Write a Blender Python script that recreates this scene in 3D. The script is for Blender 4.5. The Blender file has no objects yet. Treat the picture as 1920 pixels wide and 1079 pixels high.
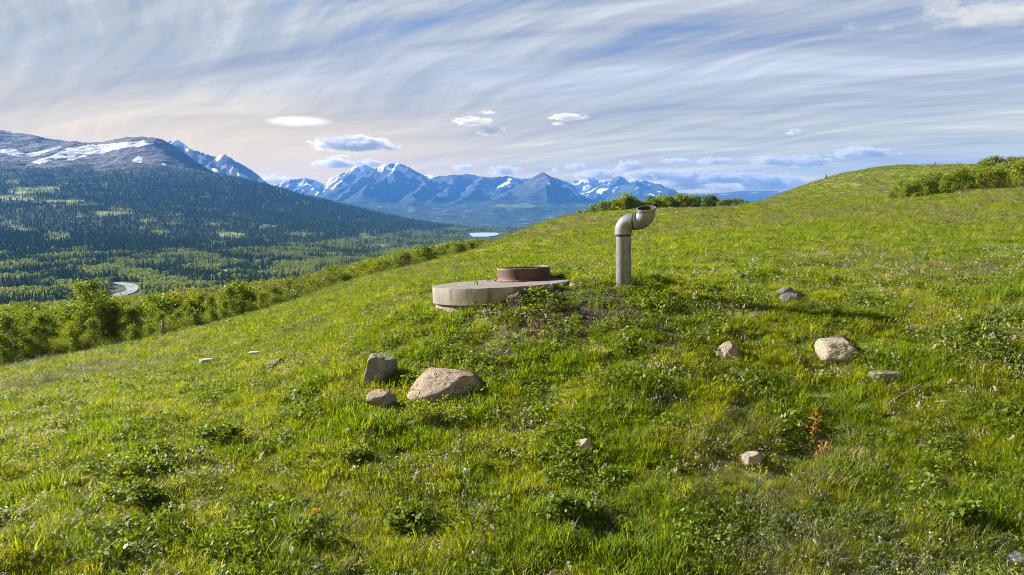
import bpy, bmesh, math, random
import numpy as np
from mathutils import Vector, Matrix, noise as mnoise

scene = bpy.context.scene
COL = scene.collection
rad = math.radians
random.seed(7)
RNG = np.random.default_rng(11)

# ------------------------------------------------------------------ camera
FPX, CX, CY = 1280.0, 960.0, 539.5            # focal length and centre in photo pixels
PITCH = rad(6.22)                             # looking slightly down
cam_data = bpy.data.cameras.new("camera")
cam_data.sensor_width = 36.0
cam_data.lens = 24.0
cam_data.clip_start = 0.05
cam_data.clip_end = 120000.0
cam = bpy.data.objects.new("camera", cam_data)
cam.rotation_euler = (math.pi / 2 - PITCH, 0, 0)
COL.objects.link(cam)
scene.camera = cam

# ------------------------------------------------------------------ sun, sky, exposure
SUN_AZ, SUN_EL = rad(-68), rad(25)            # azimuth from +Y towards +X
sun_dir = Vector((math.sin(SUN_AZ) * math.cos(SUN_EL), math.cos(SUN_AZ) * math.cos(SUN_EL), math.sin(SUN_EL)))
sl = bpy.data.lights.new("sun", 'SUN')
sl.energy = 5.0
sl.angle = rad(0.6)
sl.color = (1.0, 0.90, 0.74)
so = bpy.data.objects.new("sun", sl)
so.rotation_euler = sun_dir.to_track_quat('Z', 'Y').to_euler()
COL.objects.link(so)
scene.view_settings.view_transform = 'Standard'
scene.view_settings.look = 'None'
scene.view_settings.exposure = 2.4
scene.view_settings.gamma = 1.0
scene.cycles.max_bounces = 6
scene.cycles.diffuse_bounces = 3
scene.cycles.transmission_bounces = 3
scene.cycles.volume_bounces = 2
scene.cycles.transparent_max_bounces = 6
scene.cycles.volume_max_steps = 128
scene.cycles.use_denoising = True
scene.cycles.denoising_prefilter = 'NONE'
scene.cycles.filter_width = 0.9
scene.cycles.use_adaptive_sampling = False
scene.cycles.sample_clamp_indirect = 4.0


class NT:
    """small helper round a node tree"""
    def __init__(self, tree):
        self.t = tree; self.n = tree.nodes; self.l = tree.links
    def new(self, typ, **kw):
        n = self.n.new(typ)
        for k, v in kw.items():
            setattr(n, k, v)
        return n
    def set(self, sock, v):
        if isinstance(v, bpy.types.NodeSocket):
            self.l.new(v, sock)
        elif v is not None:
            if hasattr(sock.default_value, '__len__') and len(sock.default_value) == 4 and len(v) == 3:
                v = (*v, 1)
            sock.default_value = v
    def math(self, op, a, b=None, c=None, clamp=False):
        n = self.new('ShaderNodeMath', operation=op); n.use_clamp = clamp
        for i, v in enumerate((a, b, c)):
            if v is not None: self.set(n.inputs[i], v)
        return n.outputs[0]
    def vmath(self, op, a, b=None, c=None):
        n = self.new('ShaderNodeVectorMath', operation=op)
        for i, v in enumerate((a, b, c)):
            if v is not None: self.set(n.inputs[i], v)
        return n.outputs['Value'] if op in ('DOT_PRODUCT', 'LENGTH', 'DISTANCE') else n.outputs[0]
    def mix(self, f, a, b):
        n = self.new('ShaderNodeMix', data_type='RGBA')
        self.set(n.inputs[0], f); self.set(n.inputs[6], a); self.set(n.inputs[7], b)
        return n.outputs[2]
    def noise(self, vec, scale, detail=4, rough=0.55, dist=0.0, out=0):
        n = self.new('ShaderNodeTexNoise')
        if vec is not None: self.set(n.inputs['Vector'], vec)
        n.inputs['Scale'].default_value = scale; n.inputs['Detail'].default_value = detail
        n.inputs['Roughness'].default_value = rough; n.inputs['Distortion'].default_value = dist
        return n.outputs[out]
    def ramp(self, f, stops, interp='LINEAR'):
        n = self.new('ShaderNodeValToRGB'); n.color_ramp.interpolation = interp
        e = n.color_ramp.elements
        while len(e) < len(stops): e.new(0.5)
        for i, (p, c) in enumerate(stops):
            e[i].position = p
            e[i].color = (c, c, c, 1) if isinstance(c, (int, float)) else (*c, 1)
        self.set(n.inputs[0], f)
        return n.outputs[0]
    def smooth(self, v, a, b):
        n = self.new('ShaderNodeMapRange', interpolation_type='SMOOTHSTEP')
        self.set(n.inputs[0], v); n.inputs[1].default_value = a; n.inputs[2].default_value = b
        return n.outputs[0]
    def mapping(self, vec, rot=(0, 0, 0), scale=(1, 1, 1), loc=(0, 0, 0)):
        n = self.new('ShaderNodeMapping')
        self.set(n.inputs[0], vec)
        n.inputs['Rotation'].default_value = rot; n.inputs['Scale'].default_value = scale; n.inputs['Location'].default_value = loc
        return n.outputs[0]


# ---- world: Nishita sky with a thin, high layer of streaked cirrus
world = bpy.data.worlds.new("World")
scene.world = world
world.use_nodes = True
W = NT(world.node_tree)
bg = W.n['Background']
SKY_STRENGTH = 0.05
bg.inputs[1].default_value = SKY_STRENGTH
sky = W.new('ShaderNodeTexSky', sky_type='NISHITA')
sky.sun_disc = False
sky.sun_elevation = SUN_EL
sky.sun_rotation = SUN_AZ
sky.altitude = 1500
sky.air_density = 1.0
sky.dust_density = 0.6
sky.ozone_density = 2.0
dirv = W.new('ShaderNodeTexCoord').outputs['Generated']
dz = W.new('ShaderNodeSeparateXYZ'); W.set(dz.inputs[0], dirv)
up = W.math('MAXIMUM', dz.outputs[2], 0.0)
inv = W.math('DIVIDE', 1.0, W.math('ADD', up, 0.11))
plane = W.vmath('SCALE', dirv); W.n[-1].inputs[3].default_value = 1.0
W.l.new(inv, W.n[-1].inputs['Scale'])
flat = W.vmath('MULTIPLY', plane, (1, 1, 0))
warp = W.noise(flat, 0.55, 2, 0.5, out=1)
warp = W.vmath('MULTIPLY', W.vmath('SUBTRACT', warp, (0.5, 0.5, 0.5)), (0.9, 0.9, 0))
flatw = W.vmath('ADD', flat, warp)
sA = W.mapping(flatw, rot=(0, 0, rad(-40)))
sA = W.mapping(sA, scale=(2.6, 0.30, 1))
nA = W.noise(sA, 1.0, 10, 0.62, 0.25)
sB = W.mapping(flatw, rot=(0, 0, rad(17)), loc=(3.1, 7.7, 0))
sB = W.mapping(sB, scale=(0.26, 2.3, 1))
nB = W.noise(sB, 1.0, 10, 0.60, 0.25)
nC = W.noise(flatw, 0.42, 3, 0.5)
nF = W.noise(W.mapping(sA, scale=(3.2, 3.0, 1)), 1.0, 7, 0.65)
cir = W.math('ADD', W.math('MULTIPLY', nA, 0.50), W.math('MULTIPLY', nB, 0.50))
cir = W.math('ADD', W.math('MULTIPLY', cir, 0.74), W.math('MULTIPLY', nF, 0.26))
# more open blue overhead and to the right, a closed veil low down and to the left
side = W.vmath('DOT_PRODUCT', dirv, (0.55, 0.30, 0.0))
open_ = W.math('ADD', W.math('MULTIPLY', up, 0.72), W.math('MULTIPLY', side, 0.07))
cov = W.math('ADD', W.math('SUBTRACT', cir, open_), W.math('MULTIPLY', W.math('SUBTRACT', nC, 0.5), 0.35))
mask = W.smooth(cov, 0.09, 0.33)
mask = W.math('MULTIPLY', mask, 0.95)
toward = W.math('MAXIMUM', W.vmath('DOT_PRODUCT', dirv, (math.sin(rad(-23)), math.cos(rad(-23)), 0.0)), 0.0)
near_sun = W.math('POWER', toward, 14.0)
shade = W.math('ADD', W.math('MULTIPLY', nB, 0.45), W.math('MULTIPLY', W.math('ADD', nA, nF), 0.275))
ccol = W.ramp(shade, [(0.36, (1.12, 1.13, 1.22)), (0.45, (1.80, 1.76, 1.70)), (0.53, (2.42, 2.36, 2.16)), (0.63, (3.7, 3.62, 3.3))])
leftw = W.smooth(side, 0.34, -0.10)                                          # greyer, creamier veil on the sun's side
ccol = W.mix(W.math('MULTIPLY', leftw, 0.6), ccol, W.vmath('MULTIPLY', ccol, (1.02, 0.98, 0.80)))
low = W.smooth(W.math('ADD', up, W.math('MULTIPLY', W.math('SUBTRACT', nC, 0.5), 0.18)), 0.36, 0.10)
warm = W.mix(W.math('MULTIPLY', W.math('MULTIPLY', near_sun, 0.9), W.smooth(up, 0.24, 0.03)), ccol, (4.3, 3.25, 1.6))
hz = W.smooth(up, 0.20, 0.0)
warm = W.mix(hz, warm, W.vmath('MULTIPLY', warm, (2.25, 1.80, 0.38)))
veil = W.math('MAXIMUM', mask, W.math('MULTIPLY', low, 0.96))
skyc = W.vmath('MULTIPLY', sky.outputs[0], (0.30, 0.38, 0.52))
back = W.smooth(dz.outputs[1], 0.15, -0.6)                                   # sky behind the camera, brightened as added fill for the shadows
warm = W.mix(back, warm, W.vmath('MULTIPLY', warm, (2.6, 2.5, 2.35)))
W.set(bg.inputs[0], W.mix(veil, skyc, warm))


# ------------------------------------------------------------------ measuring helpers
def ray(px, py):
    a = (np.asarray(px, float) - CX) / FPX
    b = (CY - np.asarray(py, float)) / FPX
    y = math.cos(PITCH) + b * math.sin(PITCH)
    z = -math.sin(PITCH) + b * math.cos(PITCH)
    return a / y, z / y                       # X/Y and Z/Y

def at(px, py, Y):
    u, e = ray(px, py)
    return float(u) * Y, Y, float(e) * Y

def to_px(X, Y, Z):
    c, s = math.cos(PITCH), math.sin(PITCH)
    d = Y * c - Z * s
    h = Y * s + Z * c
    return CX + FPX * X / d, CY - FPX * h / d

_pt = np.random.default_rng(5).permutation(256)
_pt = np.concatenate([_pt, _pt, _pt])
_ga = np.random.default_rng(6).uniform(0, 2 * np.pi, 256)
_gx, _gy = np.cos(_ga), np.sin(_ga)

def perlin(x, y, seed=0):
    x = np.asarray(x, float) + seed * 17.13; y = np.asarray(y, float) + seed * 9.71
    xi = np.floor(x).astype(int); yi = np.floor(y).astype(int)
    xf = x - xi; yf = y - yi
    xi &= 255; yi &= 255
    f = lambda t: t * t * t * (t * (t * 6 - 15) + 10)
    a, b = f(xf), f(yf)
    def g(i, j):
        h = _pt[_pt[(xi + i) & 255] + ((yi + j) & 255)]
        return _gx[h] * (xf - i) + _gy[h] * (yf - j)
    return 1.5 * ((g(0, 0) * (1 - a) + g(1, 0) * a) * (1 - b) + (g(0, 1) * (1 - a) + g(1, 1) * a) * b)

def fbm(x, y, octv=4, seed=0, gain=0.5, lac=2.03):
    r = 0; amp = 1
    for i in range(octv):
        r = r + amp * perlin(x, y, seed + i * 3); x = np.asarray(x) * lac; y = np.asarray(y) * lac; amp *= gain
    return r

def ridged(x, y, octv=5, seed=0, gain=0.5):
    r = 0; amp = 1; w = 1
    for i in range(octv):
        n = 1 - np.abs(perlin(x, y, seed + i * 5)); n = n * n * w
        r = r + amp * n; w = np.clip(n * 1.6, 0, 1); amp *= gain
        x = np.asarray(x) * 2.07; y = np.asarray(y) * 2.07
    return r

def sstep(v, a, b):
    t = np.clip((v - a) / (b - a), 0, 1)
    return t * t * (3 - 2 * t)

class RBF:
    """thin plate through measured points, in (X/Y, log distance)"""
    def __init__(self, pts, smooth=1e-4):
        P = np.array([[p[0], p[1]] for p in pts]); v = np.array([p[2] for p in pts])
        n = len(P)
        A = np.zeros((n + 3, n + 3))
        A[:n, :n] = self.k(P[:, None, :] - P[None]) + smooth * np.eye(n)
        A[:n, n] = 1; A[:n, n + 1:] = P; A[n:, :n] = A[:n, n:].T
        s = np.linalg.solve(A, np.concatenate([v, np.zeros(3)]))
        self.P, self.w, self.c = P, s[:n], s[n:]
    @staticmethod
    def k(d):
        r2 = (d ** 2).sum(-1)
        return 0.5 * r2 * np.log(r2 + 1e-12)
    def __call__(self, a, b):
        a = np.asarray(a, float); b = np.asarray(b, float)
        r = self.c[0] + self.c[1] * a + self.c[2] * b
        for p, w in zip(self.P, self.w):
            r2 = (a - p[0]) ** 2 + (b - p[1]) ** 2
            r = r + w * 0.5 * r2 * np.log(r2 + 1e-12)
        return r

# ---- the near hill: (photo column, photo row, distance) of points measured on it
HILL = [
 (0,1079,4.9),(480,1079,5.0),(960,1079,5.1),(1440,1079,5.1),(1920,1079,5.1),
 (0,950,6.3),(480,950,6.3),(960,950,6.1),(1440,950,6.1),(1920,950,5.95),
 (0,850,8.4),(200,800,9.6),(480,800,8.8),(800,800,8.1),(1100,800,7.7),(1500,800,7.7),(1900,800,7.35),
 (0,760,15),(0,720,26),(0,695,40),(200,720,16),(200,680,27),(200,658,42),(400,720,13),(400,660,23),(400,612,48),
 (640,720,9.8),(640,650,13),(640,590,22),(620,545,75),
 (830,720,9.3),(850,640,10.4),(760,590,12.6),(760,540,24),(760,512,85),
 (850,584,11.45),(900,578,11.2),(945,566,11.1),(1000,549,11.2),(1045,536,11.5),(1078,526,12.3),(815,580,12.3),
 (1000,640,10.0),(1100,600,10.3),(1170,537,11.7),(1230,545,11.7),(1300,600,10.3),
 (940,540,15),(920,512,30),(900,490,60),(900,467,130),
 (1100,510,16),(1100,470,32),(1050,440,80),(1000,428,180),(1060,413,205),
 (1300,520,13.5),(1400,640,9.6),(1590,680,9.0),(1900,690,8.4),(1490,570,11.2),(1500,520,13.5),
 (1250,470,26),(1250,430,60),(1250,410,120),(1200,399,215),(1330,393,215),(1400,386,230),
 (1500,480,18.5),(1500,440,32),(1500,405,75),(1470,388,150),(1500,352,280),
 (1640,316,300),(1750,311.5,300),(1920,312,290),(2250,330,260),
 (1850,600,9.7),(1850,520,13.2),(1800,470,19),(1800,420,40),(1660,380,100),(1920,352,110),(1780,366,105),(1640,350,190),(1780,335,190),
 (2300,1079,5.0),(2300,800,7.0),(2300,600,9.0),(2300,450,24),(2300,350,100),
 (-400,1079,5.0),(-400,900,9),(-400,800,18),(-400,760,45),
 # beyond the brow, going down to the valley
 (0,742,68),(100,725,72),(200,706,75),(300,680,76),(400,655,80),(500,622,92),(580,592,108),(680,560,125),(760,540,130),(890,497,200),
 (0,566,1350),(250,566,1350),(500,560,1350),(750,545,1400),(1000,545,1400),(0,566,1700),(500,560,1700),(900,540,1700),(-400,570,1400),
 (1000,440,280),(1000,480,500),(1000,520,1200),(0,566,1350),(250,566,1350),(500,560,1350),(750,545,1400),(1000,545,1400),(0,566,1700),(500,560,1700),(900,540,1700),(-400,570,1400),(1060,420,300),(1060,470,600),(1060,520,1300),
 (1200,402,260),(1200,410,330),(1200,470,700),(1200,520,1300),
 (1400,388,300),(1400,405,400),(1400,500,900),(1500,360,360),(1500,400,500),(1500,500,1100),
 (1750,330,380),(1750,380,520),(1750,480,1000),(2000,340,380),(2000,400,600),(2250,400,500),
 (-400,765,100),(-400,680,400),(-400,610,1000),
]
# rows of the canopy on the lower slope; the ground there lies a tree's height below them
CAN_X = [-200, 0, 100, 200, 300, 400, 480, 560, 600, 700, 800, 850, 880, 940]
CAN_Y = [592, 577, 568, 561, 553, 541, 531, 523, 512, 485, 465, 457, 451, 449]
for _px in (-100, 0, 100, 200, 300, 400, 500, 600, 700, 800, 880):
    for _Y in (170, 260, 420, 700, 1000):
        if _Y > np.interp(_px, [0, 400, 620, 760, 900], [40, 48, 75, 87, 130]) * 1.65:
            HILL.append((_px, float(np.interp(_px, CAN_X, CAN_Y)) + 5900 / _Y + 3, _Y))
_hp = []
for px, py, Y in HILL:
    u, e = ray(px, py)
    _hp.append((float(u), math.log(Y) * 0.55, float(e)))
for u in (-1.4, -0.75, 0, 0.75, 1.4):
    _hp.append((u, math.log(2.2) * 0.55, -1.42)); _hp.append((u, math.log(1.2) * 0.55, -2.65))
hill_rbf = RBF(_hp, 2e-4)

def hill_smooth(X, Y):
    X = np.asarray(X, float); Y = np.asarray(Y, float)
    return hill_rbf(X / Y, np.log(Y) * 0.55) * Y

SLAB_C = np.array([-0.1777, 12.3, -1.262])      # centre of the tank lid, its radius and tilt
SLAB_R = 1.262
def hill_z(X, Y):
    z = hill_smooth(X, Y)
    X = np.asarray(X, float); Y = np.asarray(Y, float)
    near = np.clip(Y / 9.0, 0.5, 1.0)
    z = z + near * (0.035 * fbm(X / 0.9, Y / 0.9, 3, 1) + 0.06 * fbm(X / 3.1, Y / 3.1, 2, 4) * sstep(Y, 12, 30))
    z = z + 0.35 * fbm(X / 17, Y / 17, 3, 8) * sstep(Y, 25, 90) * (1 - sstep(Y, 300, 700))
    z = z + 2.2 * fbm(X / 90, Y / 90, 3, 9) * sstep(Y, 350, 800)
    dx, dy = X - SLAB_C[0], Y - SLAB_C[1]
    under = SLAB_C[2] + math.tan(rad(2.85)) * dx - math.tan(rad(2.4)) * dy - 0.12
    return np.where(dx * dx + dy * dy < (SLAB_R + 0.01) ** 2, np.minimum(z, under), z)      # the lid lies in its own bed

# ---- the valley floor and the long forested slope with the plateau mountain on the left
VAL = [
 (-500,245,6600),(-500,300,5200),(-500,400,3000),(-500,470,2000),(-500,520,1500),
 (0,247,6600),(0,300,5000),(0,345,4100),(0,400,2900),(0,445,2200),(0,485,1750),
 (60,252,6600),(110,264,6600),(150,267,6600),(60,345,4200),
 (200,268,6500),(200,300,5500),(200,345,4300),(200,400,3000),(200,445,2250),(200,480,1800),
 (250,262,6400),(290,264,6200),(310,268,6000),(310,310,5100),(310,350,4300),(310,400,3200),(310,450,2300),(310,485,1800),
 (330,279,5950),(350,292,5900),(368,308,5800),(310,300,7000),(350,335,6900),(440,375,6800),(520,390,6500),(600,402,6400),(380,318,5700),(410,331,5600),(440,338,5500),(440,375,4200),(440,410,3300),(440,450,2450),(440,478,1950),
 (520,354,5500),(520,390,4200),(520,430,3000),(520,465,2150),
 (600,377,5300),(600,415,3900),(600,450,2700),(600,470,2250),
 (700,402,5000),(700,430,3800),(700,455,2850),(800,425,4700),(800,443,3900),(870,438,4350),
]
_vp = []
for px, py, Y in VAL:
    u, e = ray(px, py)
    _vp.append((float(u), math.log(Y), float(e) * Y))
for u in (-1.3, -0.9, -0.55, -0.2, 0.1, 0.5, 1.0):
    for Y in (500, 800, 1200):
        _vp.append((u, math.log(Y), -130.0))
for u in (-0.3, -0.1, 0.1, 0.5, 1.0):
    _vp.append((u, math.log(1800), -130.0))
for u in (-0.06, 0.1, 0.5, 1.0):
    for Y in (3000, 4300, 5500, 8500):
        _vp.append((u, math.log(Y), -131.0))
for u, Y, z in ((-0.35, 8000, 150), (-0.2, 8000, -60), (-0.6, 8500, 500), (-1.0, 8500, 500), (-0.12, 7500, -131)):
    _vp.append((u, math.log(Y), z))
val_rbf = RBF(_vp, 1e-4)

def valley_z(X, Y):
    X = np.asarray(X, float); Y = np.asarray(Y, float)
    z = val_rbf(X / Y, np.log(Y))
    hgt = sstep(z, -122, 60)
    z = np.where(z < -131, -131 + 0.0 * z, z)
    z = z + hgt * (16 * fbm(X / 420, Y / 420, 4, 2) + 18 * hgt * (ridged(X / 900 + Y / 1900, Y / 1500, 4, 3) - 0.9) * sstep(z, 40, 420))
    z = z + 9 * hgt * fbm(X / 120, Y / 120, 3, 7) * sstep(z, 80, 350)
    return z + 0.8 * fbm(X / 60, Y / 60, 2, 6) * (1 - hgt)


# ------------------------------------------------------------------ object helpers
def add_obj(name, me, mats=None, parent=None, loc=None, **props):
    o = bpy.data.objects.new(name, me)
    COL.objects.link(o)
    if mats is not None:
        for m in (mats if isinstance(mats, (list, tuple)) else [mats]):
            me.materials.append(m)
    if parent is not None: o.parent = parent
    if loc is not None: o.location = loc
    for k, v in props.items(): o[k] = v
    return o

def empty(name, loc, label, cat, group=None):
    o = bpy.data.objects.new(name, None)
    COL.objects.link(o)
    o.location = loc; o.empty_display_size = 0.3
    o['label'] = label; o['category'] = cat
    if group: o['group'] = group
    return o

def mesh_np(name, V, F, smooth=False, attrs=None):
    """V (n,3), F (m,k) one face size; attrs {name: per-vertex float array}"""
    me = bpy.data.meshes.new(name)
    V = np.ascontiguousarray(V, np.float32); F = np.ascontiguousarray(F, np.int32)
    k = F.shape[1]
    me.vertices.add(len(V)); me.vertices.foreach_set('co', V.ravel())
    me.loops.add(F.size); me.loops.foreach_set('vertex_index', F.ravel())
    me.polygons.add(len(F)); me.polygons.foreach_set('loop_start', np.arange(0, F.size, k, dtype=np.int32))
    me.update(calc_edges=True)
    if smooth: me.polygons.foreach_set('use_smooth', np.ones(len(F), bool))
    for nm, a in (attrs or {}).items():
        at_ = me.attributes.new(nm, 'FLOAT', 'POINT'); at_.data.foreach_set('value', np.ascontiguousarray(a, np.float32))
    return me

def grid_faces(nr, nc):
    i = np.arange(nr * nc).reshape(nr, nc)
    return np.stack([i[:-1, :-1], i[:-1, 1:], i[1:, 1:], i[1:, :-1]], -1).reshape(-1, 4)

def polar_sheet(name, us, Ys, zf, attrf=None, smooth=True):
    U, YY = np.meshgrid(us, Ys)
    X = U * YY
    Z = zf(X, YY)
    V = np.stack([X, YY, Z], -1).reshape(-1, 3)
    attrs = attrf(X, YY, Z) if attrf else None
    if attrs: attrs = {k: v.ravel() for k, v in attrs.items()}
    return mesh_np(name, V, grid_faces(len(Ys), len(us)), smooth, attrs)

def new_mat(name):
    m = bpy.data.materials.new(name); m.use_nodes = True
    t = NT(m.node_tree)
    return m, t, t.n['Principled BSDF']

def attr(t, name, out='Fac'):
    n = t.new('ShaderNodeAttribute', attribute_name=name)
    return n.outputs[out]

def set_bump(t, bsdf, h, dist, strength=1.0):
    b = t.new('ShaderNodeBump'); b.inputs['Distance'].default_value = dist; b.inputs['Strength'].default_value = strength
    t.set(b.inputs['Height'], h); t.l.new(b.outputs[0], bsdf.inputs['Normal'])

def geo_pos(t):
    return t.new('ShaderNodeNewGeometry').outputs['Position']

# ------------------------------------------------------------------ terrain
def px_poly_mask(PX, PY, poly):
    """points inside a polygon outline"""
    inside = np.zeros(PX.shape, bool)
    n = len(poly)
    for i in range(n):
        x0, y0 = poly[i]; x1, y1 = poly[(i + 1) % n]
        if y0 == y1: continue
        c = ((y0 > PY) != (y1 > PY)) & (PX < (x1 - x0) * (PY - y0) / (y1 - y0) + x0)
        inside ^= c
    return inside

# hill ground: soil, thatch and low green between the tufts
def dirt_mask(X, Y):
    d = np.exp(-(((X - 0.9) / 1.9) ** 2 + ((Y - 10.7) / 1.35) ** 2))
    n = fbm(X / 0.34, Y / 0.30, 3, 21)
    m = sstep(0.88 * d + 0.95 * n, 0.46, 0.80)
    n2 = fbm(X / 0.8, Y / 0.8, 3, 25)
    return np.clip(m + 0.8 * sstep(n2, 0.55, 0.8) * (1 - sstep(Y, 14, 22)), 0, 1)

def tone_mask(X, Y):
    """0 = fresh green, 1 = sage and straw"""
    n = fbm(X / 6, Y / 6, 3, 31)
    left = sstep(-X / Y, 0.25, 0.7) * sstep(Y, 9, 22)
    far = 0.55 * sstep(Y, 22, 60)
    return np.clip(0.14 + 0.6 * n + 0.45 * left + far + 0.5 * sstep(Y, 20, 60) * fbm(X / 24, Y / 40, 3, 33), 0, 1)

def hill_attrs(X, Y, Z):
    return {'dirt': dirt_mask(X, Y), 'tone': tone_mask(X, Y)}

us = np.concatenate([np.linspace(-1.6, -0.86, 60)[:-1], np.linspace(-0.86, 0.86, 420), np.linspace(0.86, 1.6, 60)[1:]])
Ys = np.concatenate([np.geomspace(1.3, 60, 420)[:-1], np.geomspace(60, 420, 170)[:-1], np.geomspace(420, 1700, 50)])
m, t, b = new_mat("hill_turf")
p = geo_pos(t)
dist = t.vmath('LENGTH', p)
n1 = t.noise(p, 9.0, 5, 0.6)
n2 = t.noise(p, 1.6, 4, 0.6)
n3 = t.noise(p, 0.16, 4, 0.6)
n4 = t.noise(t.mapping(p, scale=(1, 1, 2)), 0.9, 5, 0.65)
green = t.ramp(t.math('ADD', t.math('MULTIPLY', n1, 0.5), t.math('MULTIPLY', n2, 0.5)),
               [(0.32, (0.040, 0.058, 0.010)), (0.5, (0.085, 0.125, 0.018)), (0.66, (0.16, 0.185, 0.035))])
straw = t.ramp(t.math('ADD', t.math('MULTIPLY', n1, 0.4), t.math('MULTIPLY', n4, 0.6)),
               [(0.32, (0.075, 0.085, 0.028)), (0.5, (0.15, 0.16, 0.06)), (0.68, (0.25, 0.235, 0.11))])
soil = t.ramp(n1, [(0.3, (0.016, 0.011, 0.008)), (0.55, (0.045, 0.031, 0.022)), (0.75, (0.095, 0.070, 0.052))])
ton = t.math('ADD', attr(t, 'tone'), t.math('MULTIPLY', t.math('SUBTRACT', n3, 0.5), 0.9), clamp=True)
c = t.mix(ton, green, straw)
nearsoil = t.math('MULTIPLY', t.smooth(n2, 0.48, 0.62), t.smooth(dist, 30.0, 12.0))
c = t.mix(t.math('MAXIMUM', attr(t, 'dirt'), t.math('MULTIPLY', nearsoil, 0.6)), c, soil)
t.set(b.inputs['Base Color'], c)
b.inputs['Roughness'].default_value = 0.9
b.inputs['Specular IOR Level'].default_value = 0.1
set_bump(t, b, t.math('ADD', n1, n2), 0.06, 0.8)
hill_me = polar_sheet("hill", us, Ys, hill_z, hill_attrs)
hill = add_obj("hill", hill_me, m, kind='structure')

# ---- valley with its slope
SNOW_L = [
 [(58,306),(70,300),(100,291),(122,281),(150,275),(200,270),(245,266),(268,265),(285,269),(262,275),(215,281),(190,288),(150,295),(140,302),(118,297),(92,302),(75,310)],
 [(0,279),(25,281),(48,287),(75,284),(110,274),(118,276),(85,288),(60,295),(30,292),(12,287),(0,286)],
 [(248,299),(262,294),(269,297),(266,305),(252,304)],
 [(300,308),(312,309),(309,312)],
 [(15,247),(40,248),(48,251),(25,251)],
]
MEADOW_L = [(60,358,60,9),(35,373,45,7),(110,380,50,6),(215,398,38,7),(160,385,30,4),(40,430,28,8),(100,442,35,6),(430,442,28,6),
            (270,415,24,4),(330,420,20,3),(230,488,20,6),(500,425,24,4),(560,440,30,4),(640,450,30,3),(150,470,24,5),(20,345,18,6)]
def val_attrs(X, Y, Z):
    PX, PY = to_px(X, Y, Z)
    wx = PX + 5 * fbm(X / 160, Y / 300, 3, 41); wy = PY + 2.2 * fbm(X / 130, Y / 240, 3, 44)
    snow = np.zeros(X.shape)
    for poly in SNOW_L:
        snow = np.maximum(snow, px_poly_mask(wx, wy, poly).astype(float))
    snow *= (Y > 4200)
    mead = np.zeros(X.shape)
    q = fbm(X / 150, Y / 260, 3, 46)
    for mx, my, rx, ry in MEADOW_L:
        r = ((PX - mx) / rx) ** 2 + ((PY - my) / ry) ** 2
        mead = np.maximum(mead, sstep(1.25 - r + 1.3 * q, 0.3, 0.8))
    mead = np.maximum(mead, 0.85 * sstep(q - 0.0012 * (Z + 130), 0.42, 0.62))
    mead = np.where(Z > 330, 0, mead)
    tree = sstep(Z + 160 * fbm(X / 500, Y / 700, 3, 48), 430, 250)     # timber line
    return {'snow': snow, 'meadow': mead, 'wood': tree}

us = np.linspace(-1.25, 1.15, 900)
Ys = np.concatenate([np.geomspace(480, 2000, 120)[:-1], np.geomspace(2000, 4200, 150)[:-1], np.geomspace(4200, 6700, 230)[:-1], np.geomspace(6700, 9000, 24)])
us_in = np.concatenate([np.linspace(-1.25, -0.8, 60)[:-1], np.linspace(-0.8, 0.0, 640)[:-1], np.linspace(0.0, 1.15, 60)])
m, t, b = new_mat("slope_ground")
p = geo_pos(t)
n1 = t.noise(p, 0.035, 5, 0.6); n2 = t.noise(p, 0.006, 5, 0.6)
n5 = t.noise(t.mapping(p, scale=(1.0, 0.35, 3.0)), 0.012, 6, 0.65)
wood = t.ramp(n1, [(0.35, (0.014, 0.026, 0.012)), (0.6, (0.034, 0.055, 0.022)), (0.75, (0.07, 0.09, 0.03))])
mead = t.ramp(n1, [(0.3, (0.085, 0.125, 0.025)), (0.6, (0.17, 0.21, 0.055))])
rock = t.ramp(t.math('ADD', t.math('MULTIPLY', n5, 0.7), t.math('MULTIPLY', n2, 0.3)),
              [(0.34, (0.038, 0.038, 0.042)), (0.50, (0.075, 0.073, 0.078)), (0.62, (0.14, 0.13, 0.13))])
c = t.mix(attr(t, 'wood'), rock, wood)
c = t.mix(attr(t, 'meadow'), c, mead)
c = t.mix(t.math('MULTIPLY', attr(t, 'snow'), 0.9), c, (0.50, 0.52, 0.56))
t.set(b.inputs['Base Color'], c)
b.inputs['Roughness'].default_value = 0.95; b.inputs['Specular IOR Level'].default_value = 0.05
set_bump(t, b, n5, 25.0, 0.7)
valley = add_obj("valley_slope", polar_sheet("valley_slope", us_in, Ys, valley_z, val_attrs), m, kind='structure')

# ---- river and lake
def ribbon(name, rows, z):
    """rows of photo points (left, right, row) lying on the flat at height z"""
    V = []
    for xl, xr, row in rows:
        for x in (xl, xr):
            u, e = ray(x, row)
            Y = z / float(e)
            V.append((float(u) * Y, Y, z))
    return V
m, t, b = new_mat("river_water")
p = geo_pos(t)
nn = t.noise(t.mapping(p, scale=(1, 0.5, 1)), 0.06, 4, 0.6)
t.set(b.inputs['Base Color'], t.ramp(nn, [(0.42, (0.14, 0.16, 0.165)), (0.52, (0.30, 0.29, 0.27))]))
b.inputs['Roughness'].default_value = 0.28
set_bump(t, b, t.noise(p, 0.4, 3), 0.3, 0.4)
RIVER = [
 [(214,232,529.5),(216,252,532.5),(232,259,536),(236,259.5,540),(238,258,544),(228,252,548),(214,244,551),(208,232,555),(204,216,558)],
 [(108,124,566),(112,158,568.2),(114,150,570.5),(118,132,572)],
 [(421,428,505.4),(415,437,506.6),(417,432,508.4),(421,426,509.6)],
 [(488,494,507.8),(479,500,508.9),(484,493,510.2)],
 [(0,0,0)],
]
V, F = [], []
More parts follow.
